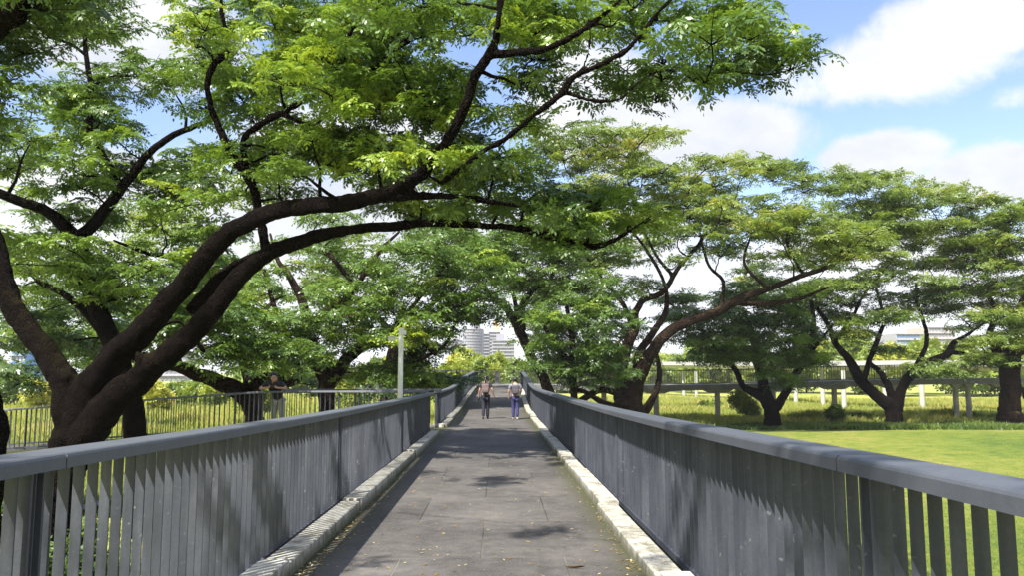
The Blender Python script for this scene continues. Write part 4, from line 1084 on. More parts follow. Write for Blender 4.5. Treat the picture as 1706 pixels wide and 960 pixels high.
# ---------------- H: low forked dark tree
Hz = 56.6
H = Tree(9, P(1290, 712, Hz)[:2] + (0,), .78)
H.limb([(1291, 716, Hz, 44), (1287, 695, Hz, 32), (1282, 672, Hz, 32), (1262, 655, Hz, 22), (1240, 645, Hz, 14), (1225, 618, Hz, 12), (1205, 590, Hz, 12), (1180, 565, Hz, 10), (1160, 535, Hz, 6)], 10)
H.limb([(1284, 680, Hz, 26), (1272, 640, Hz, 24), (1262, 605, Hz, 20), (1255, 560, Hz, 14), (1240, 520, Hz, 9)], 9)
H.limb([(1288, 682, Hz, 22), (1308, 655, Hz, 17), (1328, 622, Hz, 16), (1350, 585, Hz, 14), (1356, 545, Hz, 11), (1350, 500, Hz, 8)], 9)
H.limb([(1335, 610, Hz, 10), (1365, 570, Hz, 8), (1390, 540, Hz, 5)], 6)
H.crown([(1180, 545, 60, 38, Hz, 3, 15, .3), (1240, 520, 70, 40, Hz, 3, 16, .32), (1310, 530, 60, 45, Hz, 3, 14, .32), (1270, 580, 60, 28, Hz - 1, 2.5, 12, .42), (1200, 590, 50, 20, Hz, 2.5, 8, .25), (1310, 600, 50, 26, Hz - 1, 2.5, 10, .45), (1340, 570, 36, 36, Hz, 2.5, 8, .3), (1300, 635, 30, 14, Hz - 1, 1.5, 4, .3), (1150, 510, 50, 22, Hz + 1, 2.5, 7, .35), (1270, 490, 80, 24, Hz + 1, 3, 9, .35)],
    1.35, .50, 27, .38, 5, .38, .12, .025, .12, dens=1.0)
H.build('raintree', 'low dark raintree with short forked trunk at the lawn edge, left of the V-shaped one', M_BARK, M_LEAF, T_MID, remesh=.06)

# ---------------- I: wide V-shaped tree
Iz = 58.5
I_ = Tree(10, P(1492, 706, Iz)[:2] + (0,), .80)
I_.limb([(1493, 710, Iz, 42), (1490, 692, Iz, 32), (1480, 675, Iz, 28), (1455, 652, Iz, 22), (1432, 630, Iz, 22), (1412, 600, Iz, 17), (1392, 572, Iz, 13), (1380, 540, Iz, 11), (1350, 500, Iz, 9), (1300, 480, Iz, 7)], 10)
I_.limb([(1440, 636, Iz, 14), (1450, 600, Iz, 12), (1465, 560, Iz, 10), (1472, 530, Iz, 8), (1460, 480, Iz, 6)], 8)
I_.limb([(1486, 680, Iz, 20), (1480, 645, Iz, 16), (1465, 620, Iz, 12), (1450, 605, Iz, 9)], 8)
I_.limb([(1495, 685, Iz, 22), (1502, 650, Iz, 20), (1520, 622, Iz, 20), (1550, 605, Iz, 17), (1578, 592, Iz, 16), (1590, 572, Iz, 13), (1610, 560, Iz, 8), (1640, 540, Iz, 5)], 9)
I_.limb([(1525, 615, Iz, 13), (1540, 585, Iz, 10), (1544, 560, Iz, 9), (1538, 535, Iz, 8), (1528, 505, Iz, 8), (1527, 470, Iz, 6)], 8)
I_.limb([(1585, 588, Iz, 10), (1612, 592, Iz, 8), (1622, 605, Iz, 5)], 6)
I_.limb([(1390, 570, Iz, 9), (1420, 530, Iz, 8), (1440, 490, Iz, 6), (1480, 440, Iz, 5)], 6)
I_.crown([(1370, 300, 60, 24, Iz, 2.8, 10, .5), (1460, 320, 80, 34, Iz, 2.8, 18, .48), (1540, 350, 70, 34, Iz, 2.8, 15, .48), (1440, 380, 90, 34, Iz, 2.8, 18, .5), (1540, 410, 80, 34, Iz, 2.8, 17, .6), (1450, 430, 90, 30, Iz, 2.8, 14, .48), (1400, 500, 70, 34, Iz, 2.8, 14, .28), (1490, 480, 80, 26, Iz - 1, 3, 10, .4),
    (1430, 545, 50, 20, Iz - 1, 2.5, 7, .42), (1570, 500, 50, 36, Iz, 3, 10, .32), (1340, 470, 70, 30, Iz, 3, 9, .35), (1500, 530, 40, 16, Iz - 1, 2, 4, .42), (1590, 450, 50, 40, Iz, 3, 9, .5), (1560, 615, 32, 14, Iz - 1, 1.5, 4, .4), (1480, 570, 22, 14, Iz, 1.5, 2, .35), (1300, 280, 60, 20, Iz, 3, 7, .45), (1240, 450, 40, 20, Iz, 3, 3, .4)],
    1.5, .50, 25, .28, 6, .60, .14, .03, .12, droop=.06, dens=.9)
I_.build('raintree', 'wide V-shaped raintree at the edge of the lawn', M_BARK, M_LEAF_FAR, T_MID, remesh=.06)

# ---------------- J: stout trunk at the right edge
Jz = 58
J = Tree(11, P(1688, 704, Jz)[:2] + (0,), .88)
J.limb([(1692, 708, Jz, 48), (1686, 685, Jz, 38), (1680, 650, Jz, 34), (1678, 615, Jz, 34), (1682, 585, Jz, 30), (1690, 550, Jz, 22), (1700, 510, Jz, 16), (1720, 460, Jz, 10)], 12)
J.limb([(1676, 610, Jz, 24), (1660, 585, Jz, 18), (1650, 560, Jz, 13), (1660, 520, Jz, 9), (1640, 480, Jz, 6)], 8)
J.limb([(1690, 590, Jz, 22), (1730, 560, Jz, 16), (1770, 520, Jz, 12)], 8)
J.limb([(1694, 660, Jz, 8), (1704, 650, Jz, 7), (1706, 665, Jz, 5)], 6)
J.crown([(1640, 370, 70, 36, Jz, 2.8, 17, .46), (1700, 350, 70, 30, Jz, 2.8, 12, .42), (1640, 430, 60, 36, Jz, 2.8, 14, .48), (1700, 440, 60, 50, Jz, 2.8, 15, .5), (1660, 500, 60, 34, Jz, 3.5, 14, .55), (1640, 550, 40, 28, Jz - 1, 2.5, 9, .5), (1700, 560, 40, 30, Jz - 1, 2.5, 8, .42), (1640, 600, 28, 14, Jz - 1, 1.5, 5, .35), (1770, 450, 60, 80, Jz, 2.8, 14, .45), (1600, 330, 40, 20, Jz, 3, 5)],
    1.55, .52, 26, .32, 5, .60, .12, .03, .12, dens=.9)
J.build('raintree', 'stout brown trunked raintree at the right edge beside the lawn', M_BARK_FAR, M_LEAF_FAR, T_MID)

# ---------------- background raintrees far left and behind
def simple_tree(seed, px, base_d, lean, label, regions, padR=2.0, rr=.6, nros=20, tint=.45, trunk_w=18, fork_y=600, mat=M_LEAF_FAR, bark=M_BARK_FAR, name='raintree', group=None):
    t = Tree(seed, P(px, 480 + 141 + 4 * FPX / base_d, base_d)[:2] + (0,))
    yb = 621 + 4 * FPX / base_d
    t.limb([(px, yb + 3, base_d, trunk_w * 1.3), (px + lean * .3, (yb + fork_y) / 2, base_d, trunk_w), (px + lean, fork_y, base_d, trunk_w * .8), (px + lean * 1.6, fork_y - 50, base_d, trunk_w * .5)], 8)
    t.limb([(px + lean, fork_y + 6, base_d, trunk_w * .6), (px + lean - 35, fork_y - 35, base_d, trunk_w * .4), (px + lean - 80, fork_y - 75, base_d, trunk_w * .25)], 7)
    t.limb([(px + lean, fork_y + 6, base_d, trunk_w * .6), (px + lean + 35, fork_y - 30, base_d, trunk_w * .4), (px + lean + 80, fork_y - 70, base_d, trunk_w * .25)], 7)
    t.crown(regions, padR, rr, nros, .3, 4, tint, .1, .03, .12)
    return t.build(name, label, bark, mat, T_FAR, group)
simple_tree(21, 640, 60, 20, 'tall pale raintree behind the dense leafy one on the left', [(620, 420, 130, 40, 60, 5, 16), (700, 400, 90, 40, 60, 5, 10), (520, 440, 90, 40, 60, 5, 9), (600, 480, 120, 40, 60, 4, 8, .4)], trunk_w=22, fork_y=560)
simple_tree(22, 432, 45, -40, 'raintree in the left distance behind the huge limbs', [(300, 420, 90, 50, 45, 4, 10), (380, 480, 80, 40, 45, 4, 9), (250, 360, 80, 50, 45, 4, 7), (360, 340, 80, 60, 45, 4, 8), (330, 550, 80, 28, 45, 3, 6, .4)], 1.6, .5, 20, .5, 24, 560)
simple_tree(23, 118, 52, -20, 'raintree in the far left distance below the forked limb', [(40, 560, 80, 30, 52, 4, 8, .35), (110, 540, 70, 40, 52, 4, 8, .4), (30, 480, 90, 50, 52, 4, 8), (120, 460, 60, 40, 52, 4, 5)], 1.7, .55, 20, .42, 20, 600)
simple_tree(26, 1046, 72, -50, 'raintree behind the slender leaning trunk', [(900, 560, 30, 30, 72, 3, 6, .5), (940, 480, 60, 40, 72, 4, 9), (880, 520, 22, 18, 72, 3, 3, .5), (1000, 400, 80, 50, 72, 4, 9), (900, 350, 80, 50, 72, 4, 8)], 1.9, .6, 20, .5, 12, 600)

# ---------------- bushes and hedges
def bush(seed, x, y, rx, ry, h, n, rr, label, tint, mat=M_BUSH, cat='bush', name='bush', group=None, tilt=.7, z0=0.0):
    rng = np.random.default_rng(seed)
    root = empty(name, (x, y, z0)); tag(root, label, cat, group)
    k = max(3, int(n / 60)); lob = []
    for i in range(k): lob.append((rng.uniform(-.75, .75) * rx, rng.uniform(-.7, .7) * ry, rng.uniform(.30, .80) * h, rng.uniform(.28, .5), rng.normal(0, .09)))
    C, T = [], []
    for (lx, ly, lz, s, tt) in lob:
        m = n // k
        v = rng.normal(0, 1, (m, 3)); v /= np.linalg.norm(v, axis=1)[:, None]; v *= rng.uniform(.55, 1.05, m)[:, None]
        c = np.array([lx, ly, lz]) + v * np.array([rx * s * 1.1, ry * s * 1.1, h * s * .75])
        c[:, 2] = np.maximum(c[:, 2], .05 * h)
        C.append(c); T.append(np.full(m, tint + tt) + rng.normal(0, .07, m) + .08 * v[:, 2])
    C = np.concatenate(C); T = np.concatenate(T)
    V, t = place_rosettes(T_BUSH, C, (rr * rng.uniform(.7, 1.3, len(C))).astype(np.float32), T.astype(np.float32), tilt, rng)
    link('foliage', leaf_mesh('foliage', V, t, mat), None, root)
    tb = Tree(seed, (0, 0, 0)); 
    for i in range(4):
        e = np.array([rng.uniform(-.5, .5) * rx, rng.uniform(-.5, .5) * ry, h * .6]); q = np.linspace(0, 1, 5)[:, None]
        s = np.array([rng.uniform(-.1, .1), rng.uniform(-.1, .1), -.02])
        tb.tube(s * (1 - q) + e * q + np.array([0, 0, .1 * h]) * np.sin(q * 3.1), np.linspace(.02 * h ** .5, .008 * h ** .5, 5), 5, 0)
    link('stem', mesh_np('stem', np.concatenate(tb.V), np.concatenate(tb.F), True), M_BARK_FAR, root)
    return root
def bush_px(seed, px, pytop, d, wpx, n, rr, label, tint, **kw):
    top = P(px, pytop, d)
    w = wpx * d / FPX / 2
    return bush(seed, top[0], d, w, w * .8, max(.4, top[2]), n, rr, label, tint, **kw)
FB = [(752, 596, 112, 60, .8, 'bright yellow green bush at the left end of the far treeline past the walkway'), (778, 590, 125, 60, .72, 'tall yellowish bush below the curved tower'), (812, 600, 118, 46, .5, 'mid green bush below the narrow pale block'),
      (843, 594, 122, 50, .6, 'olive green bush below the low white block'), (872, 602, 108, 44, .35, 'darker green bush at the right end of the far treeline, beside the leaning trunk'), (735, 612, 92, 36, .6, 'lime green bush directly right of the dense leafy tree')]
for i, (px, py, d, w, tt, lab) in enumerate(FB):
    bush_px(100 + i, px, py, d, w, 520, .85, lab, tt, group='bushes of the far treeline')
LB = [(30, 615, 90, 70, .45, 'rounded green bush at the far left edge of the meadow'), (75, 635, 84, 60, .9, 'yellow flowering bush left of the huge trunk'), (110, 628, 98, 60, .55, 'green bush partly hidden by the left side of the huge trunk'), (250, 640, 80, 60, .9, 'yellow flowering bush right of the huge trunk by the reddish fence'),
      (300, 632, 95, 90, .5, 'green bush behind the reddish fence'), (360, 640, 88, 60, .6, 'lime green bush left of the leaning trunk'), (425, 625, 72, 56, .72, 'glowing lime green bush framed by the leaning trunk, left of the man'), (180, 600, 110, 80, .4, 'darker bush seen between the huge limbs'), (590, 640, 78, 60, .75, 'yellow green bush low behind the dense leafy tree'), (0, 590, 130, 120, .35, 'tall dark bush in the far left distance'), (230, 600, 130, 100, .45, 'pale green tree clump beyond the reddish fence')]
for i, (px, py, d, w, tt, lab) in enumerate(LB):
    bush_px(130 + i, px, py, d, w, 420, .6, lab, tt, group='bushes scattered in the left meadow')
RB = [(1393, 668, 59.3, 34, .12, 320, .34, 'small dark shrub at the foot of a pillar behind the lawn'), (1340, 690, 62, 50, .5, 200, .34, 'low green bush right of the forked trunk'), (1440, 688, 63, 60, .45, 240, .34, 'low green bush left of the V-shaped tree'), (1560, 685, 64, 60, .8, 260, .34, 'yellowish low bush right of the V-shaped tree'),
      (1640, 684, 63, 50, .55, 220, .34, 'low green bush left of the stout trunk'), (1238, 655, 64, 50, .55, 240, .36, 'sprawling pale green bush left of the low forked trunk'), (1500, 688, 66, 60, .85, 220, .34, 'yellow flowering bush behind the V-shaped tree'), (1190, 672, 84, 50, .6, 180, .4, 'pale green bush in the meadow behind the wide capped pillar')]
for i, (px, py, d, w, tt, n, rr, lab) in enumerate(RB):
    bush_px(160 + i, px, py, d, w, n, rr, lab, tt, group='bushes between the lawn and the footbridge')
# far treeline pieces behind the high footbridge
TL = [(1010, 590, 150, 100, .5), (1090, 583, 165, 110, .62), (1180, 578, 150, 120, .55), (1260, 575, 160, 120, .5), (1340, 574, 150, 110, .65), (1420, 560, 140, 110, .6), (1500, 575, 130, 100, .72), (1570, 566, 140, 110, .62), (1640, 575, 130, 110, .5), (1710, 570, 135, 120, .5), (960, 600, 150, 80, .45), (440, 600, 150, 120, .5), (560, 600, 160, 130, .5), (660, 600, 150, 110, .5)]
TLL = ['left of the many-stemmed trunk', 'just right of the many-stemmed trunk', 'between the first two trees', 'behind the low forked tree', 'right of the low forked tree', 'left of the V-shaped tree', 'directly behind the V-shaped tree', 'below the pale brown block', 'left of the stout trunk', 'behind the stout trunk', 'behind the small dark leafed tree', 'behind the man', 'behind the left part of the dense leafy tree', 'behind the white pole']
for i, ((px, py, d, w, tt), w_) in enumerate(zip(TL, TLL)):
    bush_px(190 + i, px, py, d, w, 620, 1.1, 'pale green distant tree ' + w_, tt, cat='tree', name='distant_tree', group='distant trees along the horizon')
# shrubs right below the near left railing, seen between the bars
for i, (px, py, d, w, tt, lab) in enumerate([(40, 830, 15.5, 110, .12, 'dark shrub at the foot of the huge trunk, seen between the leftmost bars'), (150, 880, 13.5, 90, .15, 'dark low shrub seen between the bars right of the huge trunk'), (60, 905, 12, 100, .2, 'low leafy shrub nearest the camera below the left railing')]):
    bush_px(220 + i, px, py, d, w, 260, .2, lab, tt, group='shrubs below the near left railing')

# ================================================================== GRASS, LITTER
def grass_patch(name, boxes, mat, tint, seed=1, label=None):
    """boxes of (px0, px1, d0, d1, n, h, w) in photograph columns and distance; blades in tufts of 5"""
    rng = np.random.default_rng(seed); Vs, Ts = [], []
    for (px0, px1, d0, d1, n, h, w) in boxes:
        d = 1 / rng.uniform(1 / d1, 1 / d0, n) if d1 / d0 > 1.6 else rng.uniform(d0, d1, n)
        px = rng.uniform(px0, px1, n); x = (px - 853) * d / FPX * 1.0
        patch = np.sin(x * .35 + 1.3 * np.sin(d * .21)) * np.cos(d * .19 + x * .11) + .5 * np.sin(x * .9 + d * .7)
        hh = h * (1 + .35 * patch + rng.normal(0, .2, n)); hh = np.maximum(hh, h * .25)
        t0 = tint + .13 * patch + rng.normal(0, .10, n)
        for b in range(4):
            a = rng.uniform(0, 2 * np.pi, n); le = rng.uniform(.1, .55, n) * hh
            bx = x + rng.normal(0, .12, n) * min(1, h * 2); by = d + rng.normal(0, .12, n) * min(1, h * 2)
            ww = w * rng.uniform(.6, 1.4, n)
            fx, fy = np.cos(rng.uniform(0, 3.14, n)) * ww, np.sin(rng.uniform(0, 3.14, n)) * ww
            V = np.zeros((n, 4, 3), np.float32)
            gz = lawn_h(bx, by) if name == 'lawn_grass' else np.zeros(n)
            V[:, 0] = np.stack([bx - fx, by - fy, gz], 1); V[:, 1] = np.stack([bx + fx, by + fy, gz], 1)
            V[:, 2] = np.stack([bx + fx * .5 + np.cos(a) * le * .4, by + fy * .5 + np.sin(a) * le * .4, gz + hh * .6], 1)
            V[:, 3] = np.stack([bx + np.cos(a) * le, by + np.sin(a) * le, gz + hh * rng.uniform(.8, 1.1, n)], 1)
            Vs.append(V.reshape(-1, 3)); Ts.append(np.repeat(np.clip(t0, 0, 1), 4))
    V = np.concatenate(Vs); T = np.concatenate(Ts)
    o = link(name, leaf_mesh(name, V, T, mat), None); tag(o, label, kind='stuff'); print(name, len(V) // 4)
    return o
grass_patch('meadow_grass', [(-60, 760, 40, 130, 16000, .55, .035), (880, 1180, 52, 120, 5000, .6, .035), (1090, 1760, 58.5, 110, 15000, .55, .035), (-60, 420, 24, 42, 7000, .4, .02)], M_GRASSBLADE, .66, 3, 'tall yellow green meadow grass')
grass_patch('blade_strip', [(1120, 1760, 54.6, 58.8, 6500, .30, .045)], M_BUSH, .26, 4, 'darker strip of short blades along the far edge of the lawn')  # short blades in a darker tint than the meadow grass
grass_patch('lawn_grass', [(1100, 1760, 16, 55, 20000, .035, .012)], M_GRASSBLADE, .46, 5, 'short blades of the mown lawn')
grass_patch('rough_grass', [(-60, 520, 8, 24, 9000, .22, .012)], M_GRASSBLADE, .30, 6, 'grass below the near left railing')

# fallen leaflets on the slabs
rng = np.random.default_rng(12)
n = 1500; Vs = []
yy = 1 / rng.uniform(1 / 30, 1 / 4.4, n); side = rng.choice([-1, 1], n, p=[.62, .38])
off = np.where(rng.uniform(0, 1, n) < .62, side * (1.28 - np.abs(rng.normal(0, .10, n))), rng.uniform(-1.2, 1.2, n))
Q = np.zeros((n, 4, 3), np.float32)
for i in range(n):
    a = rng.uniform(0, 6.28); L = rng.uniform(.007, .026); w = L * rng.uniform(.4, .6)
    c = np.array([deck_x(yy[i]) + off[i], yy[i], deck_z(yy[i]) + .006])
    d = np.array([math.cos(a), math.sin(a), rng.uniform(-.05, .25)]) * L; s = np.array([-math.sin(a), math.cos(a), rng.uniform(-.1, .2)]) * w
    Q[i] = [c - d, c + s, c + d, c - s]
M_LITTER = mat_leaf('dry_leaflet', [(0.0, (0.10, 0.055, 0.02)), (0.4, (0.26, 0.17, 0.05)), (0.8, (0.36, 0.28, 0.12)), (1.0, (0.50, 0.45, 0.28))], .1, .7)
o = link('fallen_leaves', leaf_mesh('fallen_leaves', Q.reshape(-1, 3), np.repeat(rng.uniform(0, 1, n), 4), M_LITTER)); tag(o, 'tiny dry yellow leaflets scattered on the slabs and along the kerbs', kind='stuff')
# one curled brown twig on the slabs, lower right
tb = Tree(77, (0, 0, 0)); q = np.array([deck_x(6.0) + .78, 6.0, deck_z(6.0) + .014])
tb.tube(np.array([q + np.array([x, .02 * math.sin(9 * x), .006 * abs(x * 10)]) for x in np.linspace(-.07, .07, 7)]), np.array([.004, .007, .009, .009, .008, .006, .003]), 6, .2)
o = link('seed_pod', mesh_np('seed_pod', np.concatenate(tb.V), np.concatenate(tb.F), True), M_BARK_FAR); tag(o, 'small curled brown seed pod lying on the slabs at the lower right', 'seed pod')

# ================================================================== PEOPLE
def skin_mesh(name, joints, edges, mat, parent, sub=2, root=0, seat=None):
    """joints: {key: (x, y, z, r)} ; edges: key pairs"""
    keys = list(joints); idx = {k: i for i, k in enumerate(keys)}
    me = bpy.data.meshes.new(name)
    me.from_pydata([joints[k][:3] for k in keys], [(idx[a], idx[b]) for a, b in edges], [])
    o = bpy.data.objects.new(name, me); COL.objects.link(o)
    md = o.modifiers.new('Skin', 'SKIN'); md.use_smooth_shade = True
    if not me.skin_vertices: return o
    for i, k in enumerate(keys):
        r = joints[k][3]; r = r if isinstance(r, tuple) else (r, r)
        me.skin_vertices[0].data[i].radius = r
        me.skin_vertices[0].data[i].use_root = (i == idx[root] if root in idx else i == 0)
    s = o.modifiers.new('Sub', 'SUBSURF'); s.levels = sub; s.render_levels = sub
    me.materials.append(mat)
    if parent is not None: o.parent = parent
    return o
M_SKIN = mat_simple('skin', (0.42, 0.24, 0.16), .55, 0, .05, 20)
M_HAIR = mat_simple('black_hair', (0.012, 0.010, 0.010), .4, 0, .2, 40)
M_DARKCLOTH = mat_simple('charcoal_cloth', (0.020, 0.020, 0.026), .85, 0, .2, 20)
M_BLACKSHIRT = mat_simple('black_shirt', (0.012, 0.012, 0.014), .8, 0, .2, 20)
M_NAVY = mat_simple('navy_trousers', (0.018, 0.018, 0.032), .8, 0, .2, 20)
M_JEANS = mat_simple('blue_jeans', (0.035, 0.037, 0.12), .8, 0, .3, 14)
M_GREYSH = mat_simple('light_grey_shirt', (0.20, 0.20, 0.225), .8, 0, .08, 14)
M_TAUPE = mat_simple('taupe_backpack', (0.13, 0.092, 0.088), .75, 0, .2, 14)
M_GREYBP = mat_simple('dark_grey_backpack', (0.065, 0.060, 0.075), .75, 0, .2, 14)
M_GREYTR = mat_simple('grey_trousers', (0.33, 0.33, 0.31), .85, 0, .12, 14)
M_SHOEB = mat_simple('black_shoes', (0.01, 0.01, 0.01), .5)
M_SHOEW = mat_simple('white_sole_shoes', (0.45, 0.42, 0.40), .6)
M_DEV = mat_simple('black_camera', (0.015, 0.015, 0.016), .3)

def hand_joints(J, E, wrist, d, up, s, side, L=.085, curl=.35, pre='h'):
    """five finger chains rooted in the palm; d = hand direction, up = back of the hand, s = towards the thumb"""
    d = Vector(d).normalized(); s = Vector(s).normalized(); up = Vector(up).normalized()
    w = Vector(wrist); palm = w + d * .045
    J[pre + 'p'] = (*palm, (.030, .016)); E.append((side, pre + 'p'))
    for i, (off, ln) in enumerate([(.024, .068), (.008, .078), (-.008, .072), (-.023, .056)]):
        k0, k1, k2 = pre + f'f{i}a', pre + f'f{i}b', pre + f'f{i}c'
        b = palm + d * .038 + s * off
        J[k0] = (*b, .0095); m = b + (d * math.cos(curl) - up * math.sin(curl)) * ln * .5; J[k1] = (*m, .0088)
        e = m + (d * math.cos(curl * 2.2) - up * math.sin(curl * 2.2)) * ln * .5; J[k2] = (*e, .007)
        E += [(pre + 'p', k0), (k0, k1), (k1, k2)]
    b = w + d * .03 + s * .034; J[pre + 'ta'] = (*b, .011); e = b + (d * .7 + s * .55 - up * .25).normalized() * .045; J[pre + 'tb'] = (*e, .009)
    E += [(pre + 'p', pre + 'ta'), (pre + 'ta', pre + 'tb')]

def sphere_obj(name, c, r, mat, parent, scale=(1, 1, 1), seg=16):
    bm = bmesh.new(); bmesh.ops.create_uvsphere(bm, u_segments=seg, v_segments=seg // 2 + 2, radius=r, matrix=Matrix.Translation(c) @ Matrix.Diagonal((*scale, 1)))
    return link(name, bm_mesh(name, bm, True), mat, parent)

def walker(name, label, loc, H, stride, arms, trousers, shirt, pack, shoes, hair, female):
    """a person walking away from the camera (facing +y), H metres tall"""
    root = empty(name, loc); tag(root, label, 'person'); k = H
    sw = .098 if female else .112
    J = {'pel': (0, 0, .525, (.078, .060)), 'wai': (0, .004, .61, (.066, .050)), 'che': (0, .004, .72, (.082, .058)), 'shc': (0, -.002, .79, (.062, .045)), 'nec': (0, .004, .845, .030), 'hea': (0, .012, .885, (.038, .042)), 'hed': (0, .014, .925, (.047, .055)), 'top': (0, .008, .965, (.036, .044))}
    E = [('pel', 'wai'), ('wai', 'che'), ('che', 'shc'), ('shc', 'nec'), ('nec', 'hea'), ('hea', 'hed'), ('hed', 'top')]
    for sd, s in (('l', -1), ('r', 1)):
        st = stride * s
        J['hip' + sd] = (s * .046, 0, .50, .058); J['kne' + sd] = (s * .047, st * .5 + .015, .275, .036); J['cal' + sd] = (s * .047, st * .7, .19, .033); J['ank' + sd] = (s * .047, st * 1.0 - .01, .045 + (.02 if st < 0 else 0), .022); J['toe' + sd] = (s * .056, st + .075, .018, .020)
        E += [('pel', 'hip' + sd), ('hip' + sd, 'kne' + sd), ('kne' + sd, 'cal' + sd), ('cal' + sd, 'ank' + sd), ('ank' + sd, 'toe' + sd)]
        ex, ey, ez, wx, wy, wz = arms[sd]
        J['sho' + sd] = (s * sw, 0, .80, .034); J['elb' + sd] = (s * ex, ey, ez, .024); J['wri' + sd] = (s * wx, wy, wz, .017)
        E += [('shc', 'sho' + sd), ('sho' + sd, 'elb' + sd), ('elb' + sd, 'wri' + sd)]
    J = {a: (v[0] * k, v[1] * k, v[2] * k, tuple(q * k for q in v[3]) if isinstance(v[3], tuple) else v[3] * k) for a, v in J.items()}
    for sd, s in (('l', -1), ('r', 1)):
        w = Vector(J['wri' + sd][:3]); e = Vector(J['elb' + sd][:3]); d = (w - e).normalized()
        hand_joints(J, E, w, d, (s, 0, 0), (0, 1, 0), 'wri' + sd, pre='h' + sd)
    skin_mesh('body', J, E, M_SKIN, root, 1, 'pel')
    g = .010 * k
    # shirt
    keys = ['wai', 'che', 'shc', 'shol', 'shor']; JS = {a: (*J[a][:3], tuple(q + g for q in J[a][3]) if isinstance(J[a][3], tuple) else J[a][3] + g) for a in keys}
    p = J['pel']; JS['hem'] = (p[0], p[1], p[2] - .005 * k, (p[3][0] + g, p[3][1] + g))
    ES = [('hem', 'wai'), ('wai', 'che'), ('che', 'shc'), ('shc', 'shol'), ('shc', 'shor')]
    for sd in 'lr':
        a, b = Vector(J['sho' + sd][:3]), Vector(J['elb' + sd][:3]); c = a.lerp(b, .75); JS['sl' + sd] = (*c, .040 * k); ES.append(('sho' + sd, 'sl' + sd))
    skin_mesh('shirt', JS, ES, shirt, root, 1, 'wai')
    JT = {}; ET = []
    for a in ('pel', 'hipl', 'hipr', 'knel', 'kner', 'call', 'calr'): 
        v = J[a]; JT[a] = (*v[:3], tuple(q + g for q in v[3]) if isinstance(v[3], tuple) else v[3] + g)
    for sd in 'lr':
        v = J['ank' + sd]; JT['ank' + sd] = (v[0], v[1], v[2] - .010 * k, v[3] + g * 1.2)
        ET += [('pel', 'hip' + sd), ('hip' + sd, 'kne' + sd), ('kne' + sd, 'cal' + sd), ('cal' + sd, 'ank' + sd)]
        v = J['ank' + sd]; t = J['toe' + sd]
        skin_mesh('shoe', {'h': (v[0], v[1] - .018 * k, .026 * k, .026 * k), 'm': (v[0] * .5 + t[0] * .5, (v[1] + t[1]) / 2, .024 * k, .027 * k), 't': (t[0], t[1], .019 * k, .021 * k)}, [('h', 'm'), ('m', 't')], shoes, root, 1, 'h')
    skin_mesh('trousers', JT, ET, trousers, root, 1, 'pel')
    # hair
    h = J['hed']
    sphere_obj('hair', (h[0], h[1] - .012 * k, h[2] + .012 * k), .056 * k, hair, root, (1, 1.08, 1.02))
    for s in (-1, 1): sphere_obj('ear', (h[0] + s * .052 * k, h[1], h[2] - .010 * k), .014 * k, M_SKIN, root, (.5, .8, 1.2), 8)
    # backpack
    bm = bmesh.new(); box(bm, (0, 0, 0), (.175 * k, .09 * k, .21 * k), bevel=.035 * k, seg=4)
    bp = link('backpack', bm_mesh('backpack', bm, True), pack, root); bp.location = (0.0 if female else .012, -.095 * k, .695 * k)
    bm = bmesh.new(); box(bm, (0, 0, 0), (.145 * k, .035 * k, .10 * k), bevel=.015 * k, seg=3)
    o = link('pocket', bm_mesh('pocket', bm, True), pack, bp); o.location = (0, -.055 * k, -.045 * k)
    for s in (-1, 1):
        JJ = {'a': (s * .06 * k, -.055 * k, .80 * k, .012 * k), 'b': (s * .07 * k, .0, .845 * k, .012 * k), 'c': (s * .075 * k, .06 * k, .78 * k, .012 * k), 'd': (s * .085 * k, .03 * k, .64 * k, .010 * k)}
        st = skin_mesh('strap', JJ, [('a', 'b'), ('b', 'c'), ('c', 'd')], pack, bp, 1, 'a'); st.matrix_parent_inverse = Matrix.Translation(bp.location).inverted()
    return root, J
yw = 26.8
px = P(809, 660, yw)[0]
wroot, WJ = walker('person', 'woman in dark trousers walking away with a taupe backpack and ponytail', (px, yw, deck_z(yw)), 1.50, .06,
    {'l': (.135, -.02, .655, .155, .03, .53), 'r': (.150, -.03, .665, .185, .02, .545)}, M_NAVY, M_DARKCLOTH, M_TAUPE, M_SHOEB, M_HAIR, True)
k = 1.50
skin_mesh('ponytail', {'a': (0, -.05 * k, .935 * k, .022 * k), 'b': (-.004, -.075 * k, .89 * k, .024 * k), 'c': (-.008, -.085 * k, .83 * k, .020 * k), 'd': (-.008, -.085 * k, .79 * k, .008 * k)}, [('a', 'b'), ('b', 'c'), ('c', 'd')], M_HAIR, wroot, 1, 'a')
wr = Vector(WJ['wril'][:3])
bm = bmesh.new(); box(bm, (0, 0, 0), (.06, .06, .11), bevel=.015); cyl(bm, (0, 0, .05), (0, 0, .075), .018, .018, 10)
o = link('bottle', bm_mesh('bottle', bm, True), M_DEV); o.location = (px + wr.x - .005, yw + wr.y + .01, deck_z(yw) + wr.z - .12); tag(o, 'small black bottle held in the left hand of the woman with the ponytail', 'bottle')
ym = 26.6
px2 = P(858.5, 660, ym)[0]
mroot, MJ = walker('person', 'person in grey shirt, dark cap and blue jeans walking away with dark backpack', (px2, ym, deck_z(ym)), 1.44, -.035,
    {'l': (.150, .0, .66, .155, .05, .545), 'r': (.145, .02, .66, .12, .12, .60)}, M_JEANS, M_GREYSH, M_GREYBP, M_SHOEW, M_HAIR, False)
k = 1.44; h = MJ['hed']
bm = bmesh.new(); bmesh.ops.create_uvsphere(bm, u_segments=18, v_segments=10, radius=.062 * k, matrix=Matrix.Translation((h[0], h[1], h[2] + .018 * k)) @ Matrix.Diagonal((1, 1.1, .85, 1)))
